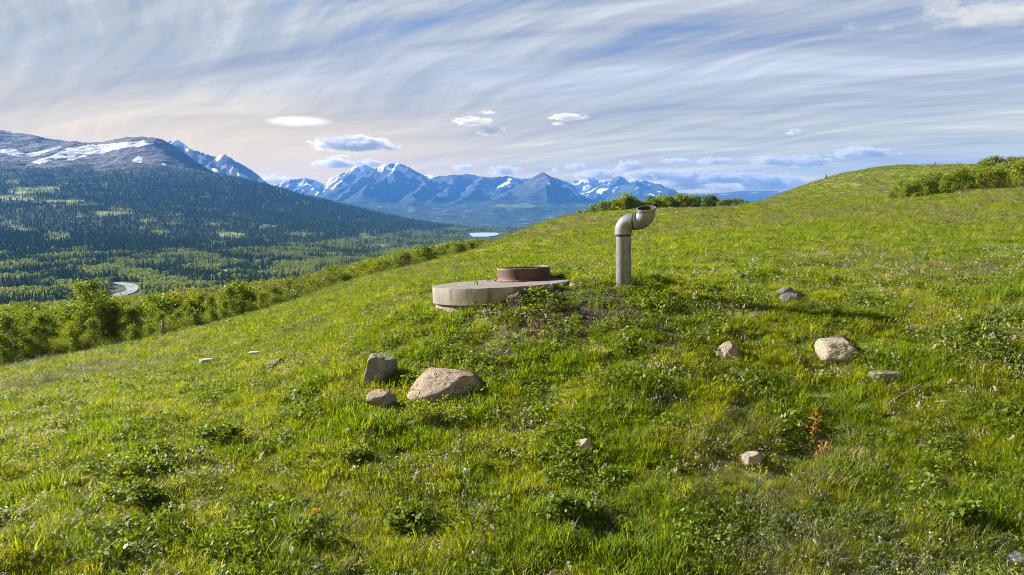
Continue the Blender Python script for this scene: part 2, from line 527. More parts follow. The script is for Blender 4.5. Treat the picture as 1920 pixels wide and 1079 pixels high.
for rows in RIVER:
    if len(rows) < 2: continue
    k = len(V); V += ribbon("r", rows, -128.4)
    for i in range(len(rows) - 1):
        F.append((k + 2 * i, k + 2 * i + 1, k + 2 * i + 3, k + 2 * i + 2))
river = add_obj("river", mesh_np("river", V, F), m, kind='structure')
m, t, b = new_mat("lake_water")
b.inputs['Base Color'].default_value = (0.30, 0.36, 0.44, 1); b.inputs['Roughness'].default_value = 0.30
V = ribbon("l", [(884,930,436.5),(880,936,438.5),(882,934,441),(886,915,444)], -128.0)
lake = add_obj("lake", mesh_np("lake", V, [(0,1,3,2),(2,3,5,4),(4,5,7,6)]), m, kind='structure')

# ---- far mountains: crest lines measured in the photo at their own distance, flanks falling away from them
def crest(pts, k, power=1.0):
    out = []
    for px, py, D in pts:
        out.append(at(px, py, D * 1000.0))
    return out, k
def base_far(X, Y):
    h = -131 + 300 * sstep(Y, 8200, 12500) + 120 * sstep(Y, 12500, 18000)
    return h + sstep(Y, 7800, 10500) * (55 * fbm(X / 900, Y / 1400, 4, 60) + 40 * (ridged(X / 1600, Y / 2400, 3, 61) - 0.8))
RANGES = {
 'B': [([(640,352,15.3),(665,340,15.6),(690,326,15.8),(715,311,16.0),(730,308,16),(750,307,16),(775,317,16),(795,325,16),(815,331,15.6)], .62),
       ([(750,307,16),(728,330,14.8),(700,352,13.6),(672,385,11.9)], .60),
       ([(795,325,16),(790,345,14.6),(782,368,13.2),(770,398,11.2)], .58),
       ([(690,326,15.8),(660,352,14.6),(628,378,13.2)], .62)],
 'C': [([(815,333,17),(850,327.5,17),(880,327,17),(920,334,16.6),(950,328,17),(985,335,17),(1005,338,17)], .60),
       ([(865,328,17),(835,352,14.8),(812,385,12.4)], .55),
       ([(900,332,16.8),(890,352,14.8),(860,380,12.4)], .50),
       ([(955,330,16.8),(940,352,15.2)], .55)],
 'D': [([(975,352,14.2),(1000,336,14.1),(1020,322.5,14.0),(1042,334,13.9),(1062,348,13.8),(1085,362,13.5),(1112,384,13.0)], .66),
       ([(975,352,14.2),(950,367,12.9),(925,384,11.6)], .52),
       ([(1020,322.5,14.0),(1024,350,12.9),(1032,378,11.9)], .55)],
 'E': [([(1055,341,19.5),(1085,336,19.5),(1112,333,19.4),(1140,341,19.2),(1158,331,19),(1180,339,19),(1205,345,19)], .62),
       ([(1158,331,19),(1146,350,17.2),(1130,368,15.8)], .6)],
 'F': [([(1120,372,16.0),(1160,350,16.4),(1195,338,16.5),(1215,338,16.5),(1238,348,16.4),(1262,364,16.0),(1285,376,15.6)], .60),
       ([(1205,338,16.5),(1196,362,14.9)], .5)],
 'A': [([(505,356,19.5),(522,350,19.5),(545,338,19.5),(568,332,19.5),(592,340,19.4),(606,343,19.4),(626,333,19.3),(648,321,19.2),(668,313,19),(690,309.5,19),(712,318,19)], .75),
       ([(568,332,19.5),(585,352,18),(604,372,16.5)], .7),([(668,313,19),(640,338,17.8),(620,360,16.8)], .7)],
 'G': [([(322,258,11.2),(345,266,11.2),(375,285,11),(392,291,11),(412,291,10.9),(440,305,10.8),(462,319,10.8),(482,333,10.7),(508,350,10.5)], .85),
       ([(375,293,11),(398,318,10.2),(425,345,9.4)], .8),([(440,311,10.8),(452,335,10.0),(470,358,9.3)], .8)],
 'P': [([(1225,366,19.6),(1275,362,19.6),(1330,364,19.6),(1400,359,19.4),(1460,357,19.4),(1540,356,19.4),(1700,360,19.4),(1950,362,19.4)], .10),
       ([(1330,366,18),(1420,363,18),(1520,362,18),(1700,366,18)], .10)],
}
def seg_field(X, Y, pts, k):
    best = np.full(X.shape, -1e9)
    for (x0, y0, z0), (x1, y1, z1) in zip(pts[:-1], pts[1:]):
        dx, dy = x1 - x0, y1 - y0
        tt = np.clip(((X - x0) * dx + (Y - y0) * dy) / (dx * dx + dy * dy), 0, 1)
        d = np.hypot(X - x0 - tt * dx, Y - y0 - tt * dy)
        h = z0 + (z1 - z0) * tt
        best = np.maximum(best, h - k * d * (1 - 0.16 * np.clip(d / 2600, 0, 1)))
    return best
def mountain_z(X, Y):
    base = base_far(X, Y)
    z = np.full(X.shape, -1e9)
    Xw = X + 150 * fbm(X / 1500, Y / 1500, 3, 63) + 60 * fbm(X / 420, Y / 500, 3, 64)
    Yw = Y + 420 * fbm(X / 1300, Y / 1700, 3, 66)
    for rs in RANGES.values():
        for pts, k in rs:
            kk = k * (1 + 0.25 * fbm(X / 1900, Y / 1900, 2, 67))
            z = np.maximum(z, seg_field(Xw, Yw, crest(pts, k)[0], kk))
    rel = np.clip((z - base) / 500.0, 0, 1)
    g = ridged(X / 800, Y / 1300, 4, 70) - 0.95
    g2 = fbm(X / 420, Y / 520, 4, 75)
    z = z + rel * (20 * g + 20 * g2) * np.clip((z - base) / 260.0, 0.10, 1)
    k = 60.0
    return np.logaddexp(base / k, z / k) * k
def mtn_attrs(X, Y, Z):
    PX, PY = to_px(X, Y, Z)
    n = fbm(X / 260, Y / 420, 4, 81); s = ridged(X / 330, Y / 900, 4, 83) - 0.9
    alt = (Z - 420) / 600.0
    lim = 0.85 + 0.0 * Z
    lim = np.where((PX < 720) & (Y > 17000), 0.10, lim)          # the snowier back range
    lim = np.where(PX < 520, 0.34, lim)
    lim = np.where((PX > 700) & (PX < 830) & (PY < 345), 0.40, lim)
    lim = np.where((PX > 960) & (PX < 1060) & (Y < 15500), 2.0, lim)
    lim = np.where((PX > 1050), 0.42, lim)
    snow = sstep(0.45 * alt + 0.95 * n + 0.35 * s - lim - 0.28, 0.0, 0.12) * (alt > 0.05)
    for mx, my, rx, ry, r in ((950,345,18,7,0),(1105,352,16,5,0),(1090,362,22,6,0),(1128,360,10,6,0),(1060,350,9,4,0),(1078,357,16,3,.5),(1215,365,12,4,0),
                              (1237,361,5,2,0),(675,330,14,3,-.5),(640,347,10,2.5,-.4),(760,320,22,6,.3),(800,326,16,6,.3),(735,318,14,5,.2),(560,345,14,3,.2),
                              (590,348,8,8,.2),(700,352,5,3,-.5),(742,340,14,2.5,.4),(785,345,5,2,.3),(825,352,5,2,0),(908,366,5,2.5,.4),(1030,345,3,2,0),
                              (355,283,14,5,.5),(385,296,20,5,.25),(420,312,10,4,-.5),(455,330,10,3,.5),(405,320,8,3,.4),(345,272,12,3,.4)):
        ca, sa = math.cos(r), math.sin(r)
        dx = (PX - mx) * ca + (PY - my) * sa; dy = -(PX - mx) * sa + (PY - my) * ca
        snow = np.maximum(snow, sstep(1.15 - (dx / rx) ** 2 - (dy / ry) ** 2 + 1.5 * n + 0.6 * s, 0.35, 0.6) * (Z > 150))
    mead = sstep(1.2 - ((PX - 968) / 42) ** 2 - ((PY - 385.5) / 4.5) ** 2 + 0.8 * n, 0.2, 0.7)
    mead = np.maximum(mead, 0.75 * sstep(n + 0.6 * s, 0.45, 0.75) * (Z < 130))
    wood = sstep(Z + 260 * n, 640, 260)
    return {'snow': snow, 'meadow': mead, 'wood': wood}
us = np.concatenate([np.linspace(-1.0, -0.56, 40)[:-1], np.linspace(-0.56, 0.30, 760)[:-1], np.linspace(0.30, 1.2, 90)])
Ys = np.concatenate([np.linspace(7300, 10200, 60)[:-1], np.linspace(10200, 19800, 300)[:-1], np.linspace(19800, 20600, 12)])
m, t, b = new_mat("mountain_rock")
p = geo_pos(t)
n1 = t.noise(p, 0.012, 5, 0.62); n2 = t.noise(t.mapping(p, scale=(1, 0.5, 2.6)), 0.0030, 6, 0.62)
rock = t.ramp(t.math('ADD', t.math('MULTIPLY', n1, 0.4), t.math('MULTIPLY', n2, 0.6)),
              [(0.36, (0.024, 0.025, 0.029)), (0.5, (0.046, 0.044, 0.047)), (0.64, (0.095, 0.086, 0.085))])
wood = t.ramp(n1, [(0.35, (0.010, 0.020, 0.014)), (0.6, (0.030, 0.045, 0.025)), (0.72, (0.10, 0.12, 0.05))])
c = t.mix(attr(t, 'wood'), rock, wood)
c = t.mix(t.math('MULTIPLY', attr(t, 'meadow'), 0.7), c, (0.13, 0.16, 0.06))
c = t.mix(t.math('MULTIPLY', attr(t, 'snow'), 0.85), c, (0.66, 0.69, 0.74))
t.set(b.inputs['Base Color'], c)
b.inputs['Roughness'].default_value = 0.95; b.inputs['Specular IOR Level'].default_value = 0.05
set_bump(t, b, t.math('ADD', n1, n2), 45.0, 0.6)
mtn = add_obj("mountains", polar_sheet("mountains", us, Ys, mountain_z, mtn_attrs), m, kind='structure')

# ---- the air
bm = bmesh.new()
bmesh.ops.create_cube(bm, size=1.0)
for v in bm.verts:
    v.co = Vector((v.co.x * 90000, 9900 + v.co.y * 22200, (-260 if v.co.z < 0 else 1400)))
me = bpy.data.meshes.new("haze"); bm.to_mesh(me); bm.free()
HAZE = bpy.data.materials.new("haze_air"); HAZE.use_nodes = True
t = NT(HAZE.node_tree); t.n.remove(t.n['Principled BSDF'])
pv = t.new('ShaderNodeVolumePrincipled')
pv.inputs['Color'].default_value = (0.060, 0.215, 0.62, 1)
pv.inputs['Density'].default_value = 4.9e-5
pv.inputs['Anisotropy'].default_value = 0.0
t.l.new(pv.outputs[0], t.n['Material Output'].inputs['Volume'])
haze = add_obj("haze", me, HAZE, kind='stuff')

# ------------------------------------------------------------------ placing things on the hill
_bx = [-400, 0, 200, 400, 500, 620, 760, 900, 1000, 1060, 1200, 1400, 1470, 1640, 1920, 2400]
_bd = [42, 40, 42, 48, 60, 75, 87, 130, 180, 205, 215, 232, 275, 300, 295, 270]
def brow_dist(u):
    """distance of the brow of the hill along a direction X/Y = u"""
    return np.interp(np.asarray(u) * 0.994 * FPX + CX, _bx, _bd)
_my = np.geomspace(3.5, 500, 2600)
def hit(px, py):
    """where the sight line through a photo point meets the hill"""
    u, e = ray(px, py)
    below = float(e) * _my < hill_z(float(u) * _my, _my)
    i = int(np.argmax(below)) if below.any() else len(_my) - 1
    Y = _my[i]
    X = float(u) * Y
    return Vector((X, Y, float(hill_z(X, Y))))

def on_hill(X, Y):
    return Vector((X, Y, float(hill_z(X, Y))))

def lathe(bm, prof, seg=64, mat=None, closed=False):
    """turn a profile of (radius, height) round Z; returns nothing, adds faces to bm"""
    rings = []
    for r, z in prof:
        rings.append([bm.verts.new((r * math.cos(2 * math.pi * i / seg), r * math.sin(2 * math.pi * i / seg), z)) for i in range(seg)])
    pairs = list(zip(rings[:-1], rings[1:]))
    if closed: pairs.append((rings[-1], rings[0]))
    for a, c in pairs:
        for i in range(seg):
            bm.faces.new((a[i], a[(i + 1) % seg], c[(i + 1) % seg], c[i]))
    return rings

def tube(bm, pts, radii, seg=16, caps=True):
    """round tube along points with a radius at each"""
    pts = [Vector(p) for p in pts]
    ring0 = None
    n = Vector((0.31, 0.87, 0.38))
    for i, p in enumerate(pts):
        d = (pts[min(i + 1, len(pts) - 1)] - pts[max(i - 1, 0)]).normalized()
        a = (n - d * n.dot(d)).normalized(); n = a
        c = d.cross(a)
        r = radii[i] if hasattr(radii, '__len__') else radii
        ring = [bm.verts.new(p + (a * math.cos(2 * math.pi * k / seg) + c * math.sin(2 * math.pi * k / seg)) * r) for k in range(seg)]
        if ring0:
            for k in range(seg):
                bm.faces.new((ring0[k], ring0[(k + 1) % seg], ring[(k + 1) % seg], ring[k]))
        elif caps: bm.faces.new(ring[::-1])
        ring0 = ring
    if caps: bm.faces.new(ring0)

def bm_obj(name, bm, mat, parent=None, smooth=True, loc=None, sharp=35, **props):
    bmesh.ops.recalc_face_normals(bm, faces=bm.faces)
    me = bpy.data.meshes.new(name)
    if smooth:
        for f in bm.faces: f.smooth = True
        for e in bm.edges:
            if len(e.link_faces) == 2 and e.calc_face_angle(0) > rad(sharp): e.smooth = False
    bm.to_mesh(me); bm.free()
    return add_obj(name, me, mat, parent, loc, **props)

# ---- materials of the tank and pipe
def mat_concrete(name, c0, c1, c2, stain):
    m, t, b = new_mat(name)
    o = t.new('ShaderNodeTexCoord').outputs['Object']
    n1 = t.noise(o, 3.0, 6, 0.65); n2 = t.noise(o, 38.0, 4, 0.7)
    n3 = t.noise(t.mapping(o, scale=(7, 7, 0.8)), 1.0, 5, 0.7)
    c = t.ramp(t.math('ADD', t.math('MULTIPLY', n1, 0.6), t.math('MULTIPLY', n2, 0.4)), [(0.36, c0), (0.5, c1), (0.64, c2)])
    c = t.mix(t.math('MULTIPLY', t.smooth(n3, 0.50, 0.64), 0.8), c, stain)
    vo = t.new('ShaderNodeTexVoronoi'); t.set(vo.inputs['Vector'], o); vo.inputs['Scale'].default_value = 26
    pit = t.math('MULTIPLY', t.smooth(vo.outputs[0], 0.16, 0.07), t.smooth(n1, 0.5, 0.6))
    c = t.mix(t.math('MULTIPLY', pit, 0.7), c, (0.09, 0.08, 0.065))
    t.set(b.inputs['Base Color'], c)
    b.inputs['Roughness'].default_value = 0.9; b.inputs['Specular IOR Level'].default_value = 0.25
    set_bump(t, b, t.math('SUBTRACT', n2, pit), 0.008, 0.9)
    return m
M_CONC = mat_concrete("weathered_concrete", (0.090, 0.086, 0.080), (0.130, 0.124, 0.115), (0.18, 0.172, 0.160), (0.050, 0.044, 0.037))
M_RING = mat_concrete("buried_concrete", (0.10, 0.09, 0.075), (0.14, 0.125, 0.105), (0.18, 0.162, 0.135), (0.08, 0.068, 0.052))

m, t, b = new_mat("rusty_steel")
o = t.new('ShaderNodeTexCoord').outputs['Object']
sep = t.new('ShaderNodeSeparateXYZ'); t.set(sep.inputs[0], o)
n1 = t.noise(o, 6.0, 6, 0.7); n3 = t.noise(t.mapping(o, scale=(12, 12, 1.2)), 1.0, 5, 0.7); n2 = t.noise(o, 45, 4, 0.7)
c = t.ramp(t.math('ADD', t.math('MULTIPLY', n3, 0.55), t.math('MULTIPLY', n1, 0.45)),
           [(0.36, (0.024, 0.008, 0.006)), (0.5, (0.042, 0.016, 0.011)), (0.63, (0.066, 0.035, 0.025))])
primer = t.math('MULTIPLY', t.smooth(t.math('ADD', sep.outputs[2], t.math('MULTIPLY', n1, 0.10)), 0.135, 0.065), 0.9)
c = t.mix(primer, c, (0.075, 0.014, 0.010))
t.set(b.inputs['Base Color'], c); b.inputs['Roughness'].default_value = 0.72; b.inputs['Metallic'].default_value = 0.15
set_bump(t, b, n2, 0.004, 0.7)
M_RUST = m
m, t, b = new_mat("worn_rim_steel")
o = t.new('ShaderNodeTexCoord').outputs['Object']; n1 = t.noise(o, 22.0, 4, 0.7)
t.set(b.inputs['Base Color'], t.ramp(n1, [(0.4, (0.08, 0.05, 0.04)), (0.52, (0.20, 0.18, 0.16)), (0.65, (0.30, 0.28, 0.26))]))
b.inputs['Roughness'].default_value = 0.6
M_RIM = m
m, t, b = new_mat("rebar_iron"); b.inputs['Base Color'].default_value = (0.07, 0.045, 0.035, 1); b.inputs['Roughness'].default_value = 0.85
M_BAR = m

def mat_galv(name, c0, c1, c2, stain):
    m, t, b = new_mat(name)
    o = t.new('ShaderNodeTexCoord').outputs['Object']
    n1 = t.noise(o, 7.0, 6, 0.7); n3 = t.noise(t.mapping(o, scale=(10, 10, 0.9)), 1.0, 6, 0.74); n2 = t.noise(o, 60, 4, 0.7)
    c = t.ramp(t.math('ADD', t.math('MULTIPLY', n3, 0.55), t.math('MULTIPLY', n1, 0.45)), [(0.40, c0), (0.5, c1), (0.59, c2)])
    c = t.mix(t.math('MULTIPLY', t.smooth(n3, 0.53, 0.64), 0.85), c, stain)
    t.set(b.inputs['Base Color'], c); b.inputs['Roughness'].default_value = 0.62; b.inputs['Metallic'].default_value = 0.1
    set_bump(t, b, t.math('ADD', n2, n1), 0.004, 0.6)
    return m
M_PIPE = mat_galv("weathered_pipe_wall", (0.035, 0.044, 0.051), (0.060, 0.075, 0.086), (0.104, 0.127, 0.143), (0.03, 0.03, 0.025))
M_ELBOW = mat_galv("cast_elbow_wall", (0.042, 0.054, 0.068), (0.068, 0.086, 0.108), (0.108, 0.130, 0.158), (0.026, 0.024, 0.022))
m, t, b = new_mat("black_gasket"); b.inputs['Base Color'].default_value = (0.005, 0.004, 0.0035, 1); b.inputs['Roughness'].default_value = 0.8
M_GASK = m
m, t, b = new_mat("rusted_bore")
o = t.new('ShaderNodeTexCoord').outputs['Object']; n1 = t.noise(o, 12.0, 5, 0.7)
t.set(b.inputs['Base Color'], t.ramp(n1, [(0.4, (0.012, 0.006, 0.005)), (0.6, (0.035, 0.019, 0.015))])); b.inputs['Roughness'].default_value = 0.9
M_BORE = m

# ---- concrete tank: slab lid on a ring, steel collar on top
YS = 12.3
c_top = Vector(at(941.5, 530.6, YS))
assert abs(c_top.x - SLAB_C[0]) < 0.03 and abs(c_top.z - SLAB_C[2]) < 0.03, c_top
mpp = YS / FPX * 1.006
R = 130.5 * mpp
tank = empty("concrete_tank", (0, 0, 0), "round concrete tank lid with a rusty steel collar, half buried in the mound", "tank")
tilt = Matrix.Rotation(rad(-2.4), 4, 'X') @ Matrix.Rotation(rad(-2.85), 4, 'Y')
tank.matrix_world = Matrix.Translation(c_top) @ tilt
TH = 0.292
bm = bmesh.new()
prof = [(0.001, 0.0), (R * 0.35, 0.0), (R * 0.7, 0.0), (R - 0.05, 0.0), (R - 0.014, -0.001), (R - 0.004, -0.006), (R, -0.018), (R, -0.10), (R, -0.20), (R, -TH + 0.012), (R - 0.012, -TH), (R - 0.12, -TH), (0.001, -TH)]
lathe(bm, prof, 128)
for v in bm.verts:
    if v.co.xy.length > R * 0.9:
        n = mnoise.noise(v.co * 3.1) * 0.006 + mnoise.noise(v.co * 14.0) * 0.003
        d = v.co.xy.normalized(); v.co.x += d.x * n; v.co.y += d.y * n
bm_obj("lid_slab", bm, M_CONC, tank)
bm = bmesh.new()
R2 = R - 0.045
lathe(bm, [(R2 - 0.15, -TH - 0.004), (R2 - 0.015, -TH - 0.004), (R2 - 0.01, -TH - 0.012), (R2, -TH - 0.03), (R2, -TH - 0.9), (R2 - 0.15, -TH - 0.9)], 128, closed=True)
bm_obj("riser_ring", bm, M_RING, tank)
# collar
cp = Vector((0.405, 0.50, 0.0))
RC, HC = 49.3 * (YS + 0.5) / FPX, 0.243
bm = bmesh.new()
RF = RC + 0.085
lathe(bm, [(RC - 0.012, 0.002), (RF, 0.002), (RF, 0.014), (RF - 0.004, 0.018), (RC + 0.022, 0.018), (RC + 0.006, 0.030), (RC, 0.045), (RC, 0.12), (RC, HC - 0.02), (RC - 0.012, HC - 0.018), (RC - 0.012, 0.10)], 96, closed=True)
col = bm_obj("collar", bm, M_RUST, tank, loc=cp)
bm = bmesh.new()
lathe(bm, [(RC - 0.014, HC - 0.017), (RC + 0.004, HC - 0.017), (RC + 0.005, HC - 0.006), (RC + 0.001, HC), (RC - 0.012, HC), (RC - 0.016, HC - 0.006)], 96, closed=True)
for v in bm.verts:
    v.co.z += 0.0035 * mnoise.noise(Vector((v.co.x * 9, v.co.y * 9, 0)))
bm_obj("collar_rim", bm, M_RIM, col)
bm = bmesh.new()
lathe(bm, [(0.001, 0.05), (RC * 0.6, 0.05), (RC - 0.02, 0.05)], 48)
bm_obj("collar_bottom", bm, M_BORE, col)
for k in range(12):
    a = 2 * math.pi * (k + 0.3) / 12
    bm = bmesh.new(); bmesh.ops.create_cone(bm, cap_ends=True, segments=6, radius1=0.016, radius2=0.014, depth=0.016)
    bm_obj("bolt", bm, M_RUST, col, loc=((RC + 0.055) * math.cos(a), (RC + 0.055) * math.sin(a), 0.026))
# lifting loops
def loop_bm(w, h, r):
    bm = bmesh.new()
    pts = [(-w, 0, -0.03), (-w, 0, h - w)] + [(-w * math.cos(a), 0, h - w + w * math.sin(a)) for a in np.linspace(0.3, math.pi - 0.3, 7)] + [(w, 0, h - w), (w, 0, -0.03)]
    tube(bm, pts, r, 8)
    return bm
for lx, ly, h in ((-0.46, -0.20, 0.062), (-0.27, 0.62, 0.06), (0.85, -0.1, 0.03)):
    lo = bm_obj("lifting_loop", loop_bm(0.024, h, 0.0075), M_BAR, tank, loc=(lx, ly, 0))
    lo.rotation_euler = (0, 0, rad(-12))

# ---- vent pipe with two elbows
YP = 11.7
pb = Vector(at(1169.5, 536, YP))
sp = YP / FPX
pipe = empty("vent_pipe", pb, "grey upright vent pipe with a hooked double elbow and open mouth, beside the concrete tank", "pipe")
pipe.rotation_euler = (rad(0.5), rad(-1.6), 0)
RP = 14.3 * sp
H0 = 94.0 * sp * 1.004
bm = bmesh.new()
lathe(bm, [(RP * 1.0, -0.45), (RP * 1.02, 0.0), (RP, 0.35), (RP * 0.99, 0.6), (RP * 0.985, H0), (RP * 0.86, H0), (RP * 0.86, -0.45)], 56, closed=True)
bm_obj("pipe_shaft", bm, M_PIPE, pipe)
bm = bmesh.new()
lathe(bm, [(RP * 0.9, H0 - 0.014), (RP * 1.035, H0 - 0.014), (RP * 1.035, H0 + 0.022), (RP * 0.9, H0 + 0.022)], 56, closed=True)
bm_obj("gasket", bm, M_GASK, pipe)
RE = RP * 1.10
def sweep(bm, path, radii_out, radii_in, seg=48, up0=Vector((0, 1, 0))):
    """hollow pipe wall swept along a path: [(point, tangent)]"""
    outer, inner = [], []
    for (p, d), ro, ri in zip(path, radii_out, radii_in):
        a = (up0 - d * up0.dot(d)).normalized(); c = d.cross(a)
        ring = lambda r: [bm.verts.new(p + (a * math.cos(2 * math.pi * k / seg) + c * math.sin(2 * math.pi * k / seg)) * r) for k in range(seg)]
        outer.append(ring(ro)); inner.append(ring(ri))
    for rows in (outer, inner):
        for a, c in zip(rows[:-1], rows[1:]):
            for k in range(seg): bm.faces.new((a[k], a[(k + 1) % seg], c[(k + 1) % seg], c[k]))
    for i in (0, -1):
        for k in range(seg): bm.faces.new((outer[i][k], outer[i][(k + 1) % seg], inner[i][(k + 1) % seg], inner[i][k]))
yaw = rad(-24)                                   # the hook swings a little towards the camera
ax = Vector((math.cos(yaw), math.sin(yaw), 0))   # horizontal run
ay = Vector((-math.sin(yaw), math.cos(yaw), 0))
zz = Vector((0, 0, 1))
RB = 0.165
z0 = H0 + 0.022
path = [(Vector((0, 0, z0)), zz), (Vector((0, 0, z0 + 0.020)), zz), (Vector((0, 0, z0 + 0.026)), zz), (Vector((0, 0, z0 + 0.05)), zz)]
ro = [RE * 1.06, RE * 1.06, RE * 1.02, RE * 1.0]
zb = z0 + 0.05
for a in np.linspace(0.08, math.pi / 2, 14):
    path.append((Vector((0, 0, zb + RB * math.sin(a))) + ax * RB * (1 - math.cos(a)), zz * math.cos(a) + ax * math.sin(a))); ro.append(RE)
e1 = path[-1][0]
path.append((e1 + ax * 0.012, ax)); ro.append(RE)
ri = [r * 0.86 for r in ro]
bm = bmesh.new(); sweep(bm, path, ro, ri, up0=ay)
bm_obj("elbow", bm, M_ELBOW, pipe, sharp=28)
e1 = e1 + ax * 0.014
bm = bmesh.new()
sweep(bm, [(e1, ax), (e1 + ax * 0.030, ax)], [RE * 1.035] * 2, [RE * 0.8] * 2, up0=ay)
bm_obj("gasket", bm, M_GASK, pipe)
e2 = e1 + ax * 0.032
upm = (zz * math.cos(rad(15)) - ay * math.sin(rad(15))).normalized()      # mouth leans towards the camera
side = ax.cross(upm)
RB2 = 0.175
path = [(e2, ax), (e2 + ax * 0.016, ax), (e2 + ax * 0.022, ax)]
ro = [RE * 1.07, RE * 1.07, RE * 1.02]
cc = e2 + ax * 0.022
for a in np.linspace(0.06, math.pi / 2, 15):
    path.append((cc + ax * RB2 * math.sin(a) + upm * RB2 * (1 - math.cos(a)), ax * math.cos(a) + upm * math.sin(a))); ro.append(RE * (1.0 + 0.05 * math.sin(a) ** 2))
pe = path[-1][0]
path += [(pe + upm * 0.020, upm), (pe + upm * 0.024, upm), (pe + upm * 0.055, upm)]
ro += [RE * 1.05, RE * 1.13, RE * 1.13]
ri = [r * 0.85 for r in ro]; ri[-1] = RE * 0.97; ri[-2] = RE * 0.95
bm = bmesh.new(); sweep(bm, path, ro, ri, up0=side)
el2 = bm_obj("elbow", bm, M_ELBOW, pipe, sharp=28)
el2.data.materials.append(M_BORE)
nseg = 48; nr = len(path)
for i, f in enumerate(el2.data.polygons):
    if (nr - 1) * nseg <= i < 2 * (nr - 1) * nseg: f.material_index = 1

# ------------------------------------------------------------------ stones
def mat_stone(name, c0, c1, c2, lichen, lich=0.0, streak=False):
    m, t, b = new_mat(name)
    o = t.new('ShaderNodeTexCoord').outputs['Object']
    n1 = t.noise(o, 5.0, 6, 0.68); n2 = t.noise(o, 26.0, 5, 0.7)
    if streak:
        n1 = t.noise(t.mapping(o, rot=(0.3, 0.5, 0.2), scale=(22, 3, 2.5)), 1.0, 5, 0.7)
    c = t.ramp(t.math('ADD', t.math('MULTIPLY', n1, 0.6), t.math('MULTIPLY', n2, 0.4)), [(0.36, c0), (0.5, c1), (0.63, c2)])
    vo = t.new('ShaderNodeTexVoronoi', feature='DISTANCE_TO_EDGE')
    t.set(vo.inputs['Vector'], t.vmath('ADD', t.mapping(o, scale=(1, 1, 1.6)), t.vmath('MULTIPLY', t.noise(o, 3, 3, out=1), (0.35, 0.35, 0.35)))); vo.inputs['Scale'].default_value = 2.3
    crack = t.math('MULTIPLY', t.smooth(vo.outputs[0], 0.016, 0.003), t.smooth(n1, 0.46, 0.56))
    c = t.mix(t.math('MULTIPLY', crack, 0.65), c, (0.04, 0.03, 0.022))
    c = t.mix(t.math('MULTIPLY', t.smooth(t.noise(o, 8.0, 4, 0.7), 0.52, 0.62), lich), c, lichen)
    t.set(b.inputs['Base Color'], c); b.inputs['Roughness'].default_value = 0.92; b.inputs['Specular IOR Level'].default_value = 0.2
    set_bump(t, b, t.math('SUBTRACT', t.math('ADD', n1, t.math('MULTIPLY', n2, 1.4)), crack), 0.05, 1.0)
    return m
STONE = {
 'tan': mat_stone("tan_stone", (0.15, 0.12, 0.093), (0.235, 0.192, 0.155), (0.33, 0.285, 0.235), (0.13, 0.12, 0.095), 0.6),
 'pale': mat_stone("pale_stone", (0.21, 0.18, 0.148), (0.30, 0.265, 0.222), (0.41, 0.37, 0.32), (0.16, 0.14, 0.11), 0.45),
 'grey': mat_stone("grey_stone", (0.07, 0.07, 0.072), (0.115, 0.115, 0.115), (0.20, 0.195, 0.19), (0.16, 0.155, 0.13), 0.4),
 'slate': mat_stone("banded_stone", (0.12, 0.122, 0.12), (0.17, 0.172, 0.17), (0.24, 0.238, 0.23), (0.20, 0.185, 0.165), 0.3, True),
 'lichen': mat_stone("lichen_stone", (0.09, 0.09, 0.07), (0.15, 0.152, 0.12), (0.23, 0.23, 0.19), (0.15, 0.165, 0.10), 0.8),
 'white': mat_stone("whitish_stone", (0.25, 0.235, 0.21), (0.36, 0.34, 0.315), (0.48, 0.46, 0.43), (0.24, 0.21, 0.18), 0.3),
 'dark': mat_stone("dark_stone", (0.055, 0.047, 0.042), (0.10, 0.086, 0.076), (0.17, 0.145, 0.13), (0.17, 0.155, 0.125), 0.4),
}
def stone(px, py_base, w, h, kind, label, seed, flat=0.7, planes=None, nplanes=9, yaw=0.0, cut=(0.62, 0.95), lift=0.0, group=None, sharp=30.0):
    """a stone whose foot is at a photo point, w and h photo pixels wide and high"""
    P = hit(px, py_base)
    s = P.y / FPX
    W_, H_ = w * s, h * s
    rg = random.Random(seed)
    bm = bmesh.new()
    bmesh.ops.create_icosphere(bm, subdivisions=5 if w > 45 else 4, radius=1.0)
    pl = list(planes or [])
    for i in range(nplanes):
        n = Vector((rg.gauss(0, 1), rg.gauss(0, 1), rg.gauss(0, 0.8))).normalized()
        pl.append((n, rg.uniform(*cut)))
    pl = [(Vector(n).normalized(), c) for n, c in pl]
    sd = Vector((seed * 3.7, seed * 1.3, seed * 2.1))
    for v in bm.verts:
        d = v.co.normalized(); r = 1.0
        for n, c in pl:
            q = d.dot(n)
            if q > 0.05:
                rr = c / q
                r = -math.log(math.exp(-r * sharp) + math.exp(-rr * sharp)) / sharp
        r += 0.045 * mnoise.noise(d * 1.9 + sd) + 0.03 * mnoise.noise(d * 5.5 + sd) + 0.016 * mnoise.noise(d * 14 + sd) + 0.008 * mnoise.noise(d * 34 + sd)
        v.co = d * r
    R_ = Matrix.Rotation(yaw, 3, 'Z')
    for v in bm.verts: v.co = R_ @ v.co
    xs = [v.co.x for v in bm.verts]; zs = [v.co.z for v in bm.verts]
    wx = max(xs) - min(xs); cx = (max(xs) + min(xs)) / 2
    zt = max(zs); bury = 0.30
    for v in bm.verts:
        z = (v.co.z - zt) / (zt - min(zs)) + 1.0                 # 0 bottom .. 1 top
        v.co = Vector(((v.co.x - cx) / wx * W_, v.co.y / wx * W_ * flat, (z - bury) / (1 - bury) * H_ * 1.05))
    o = bm_obj("stone", bm, STONE[kind], sharp=60, loc=P + Vector((0, W_ * flat * 0.30, lift)), label=label, category="stone")
    if group: o['group'] = group
    return o
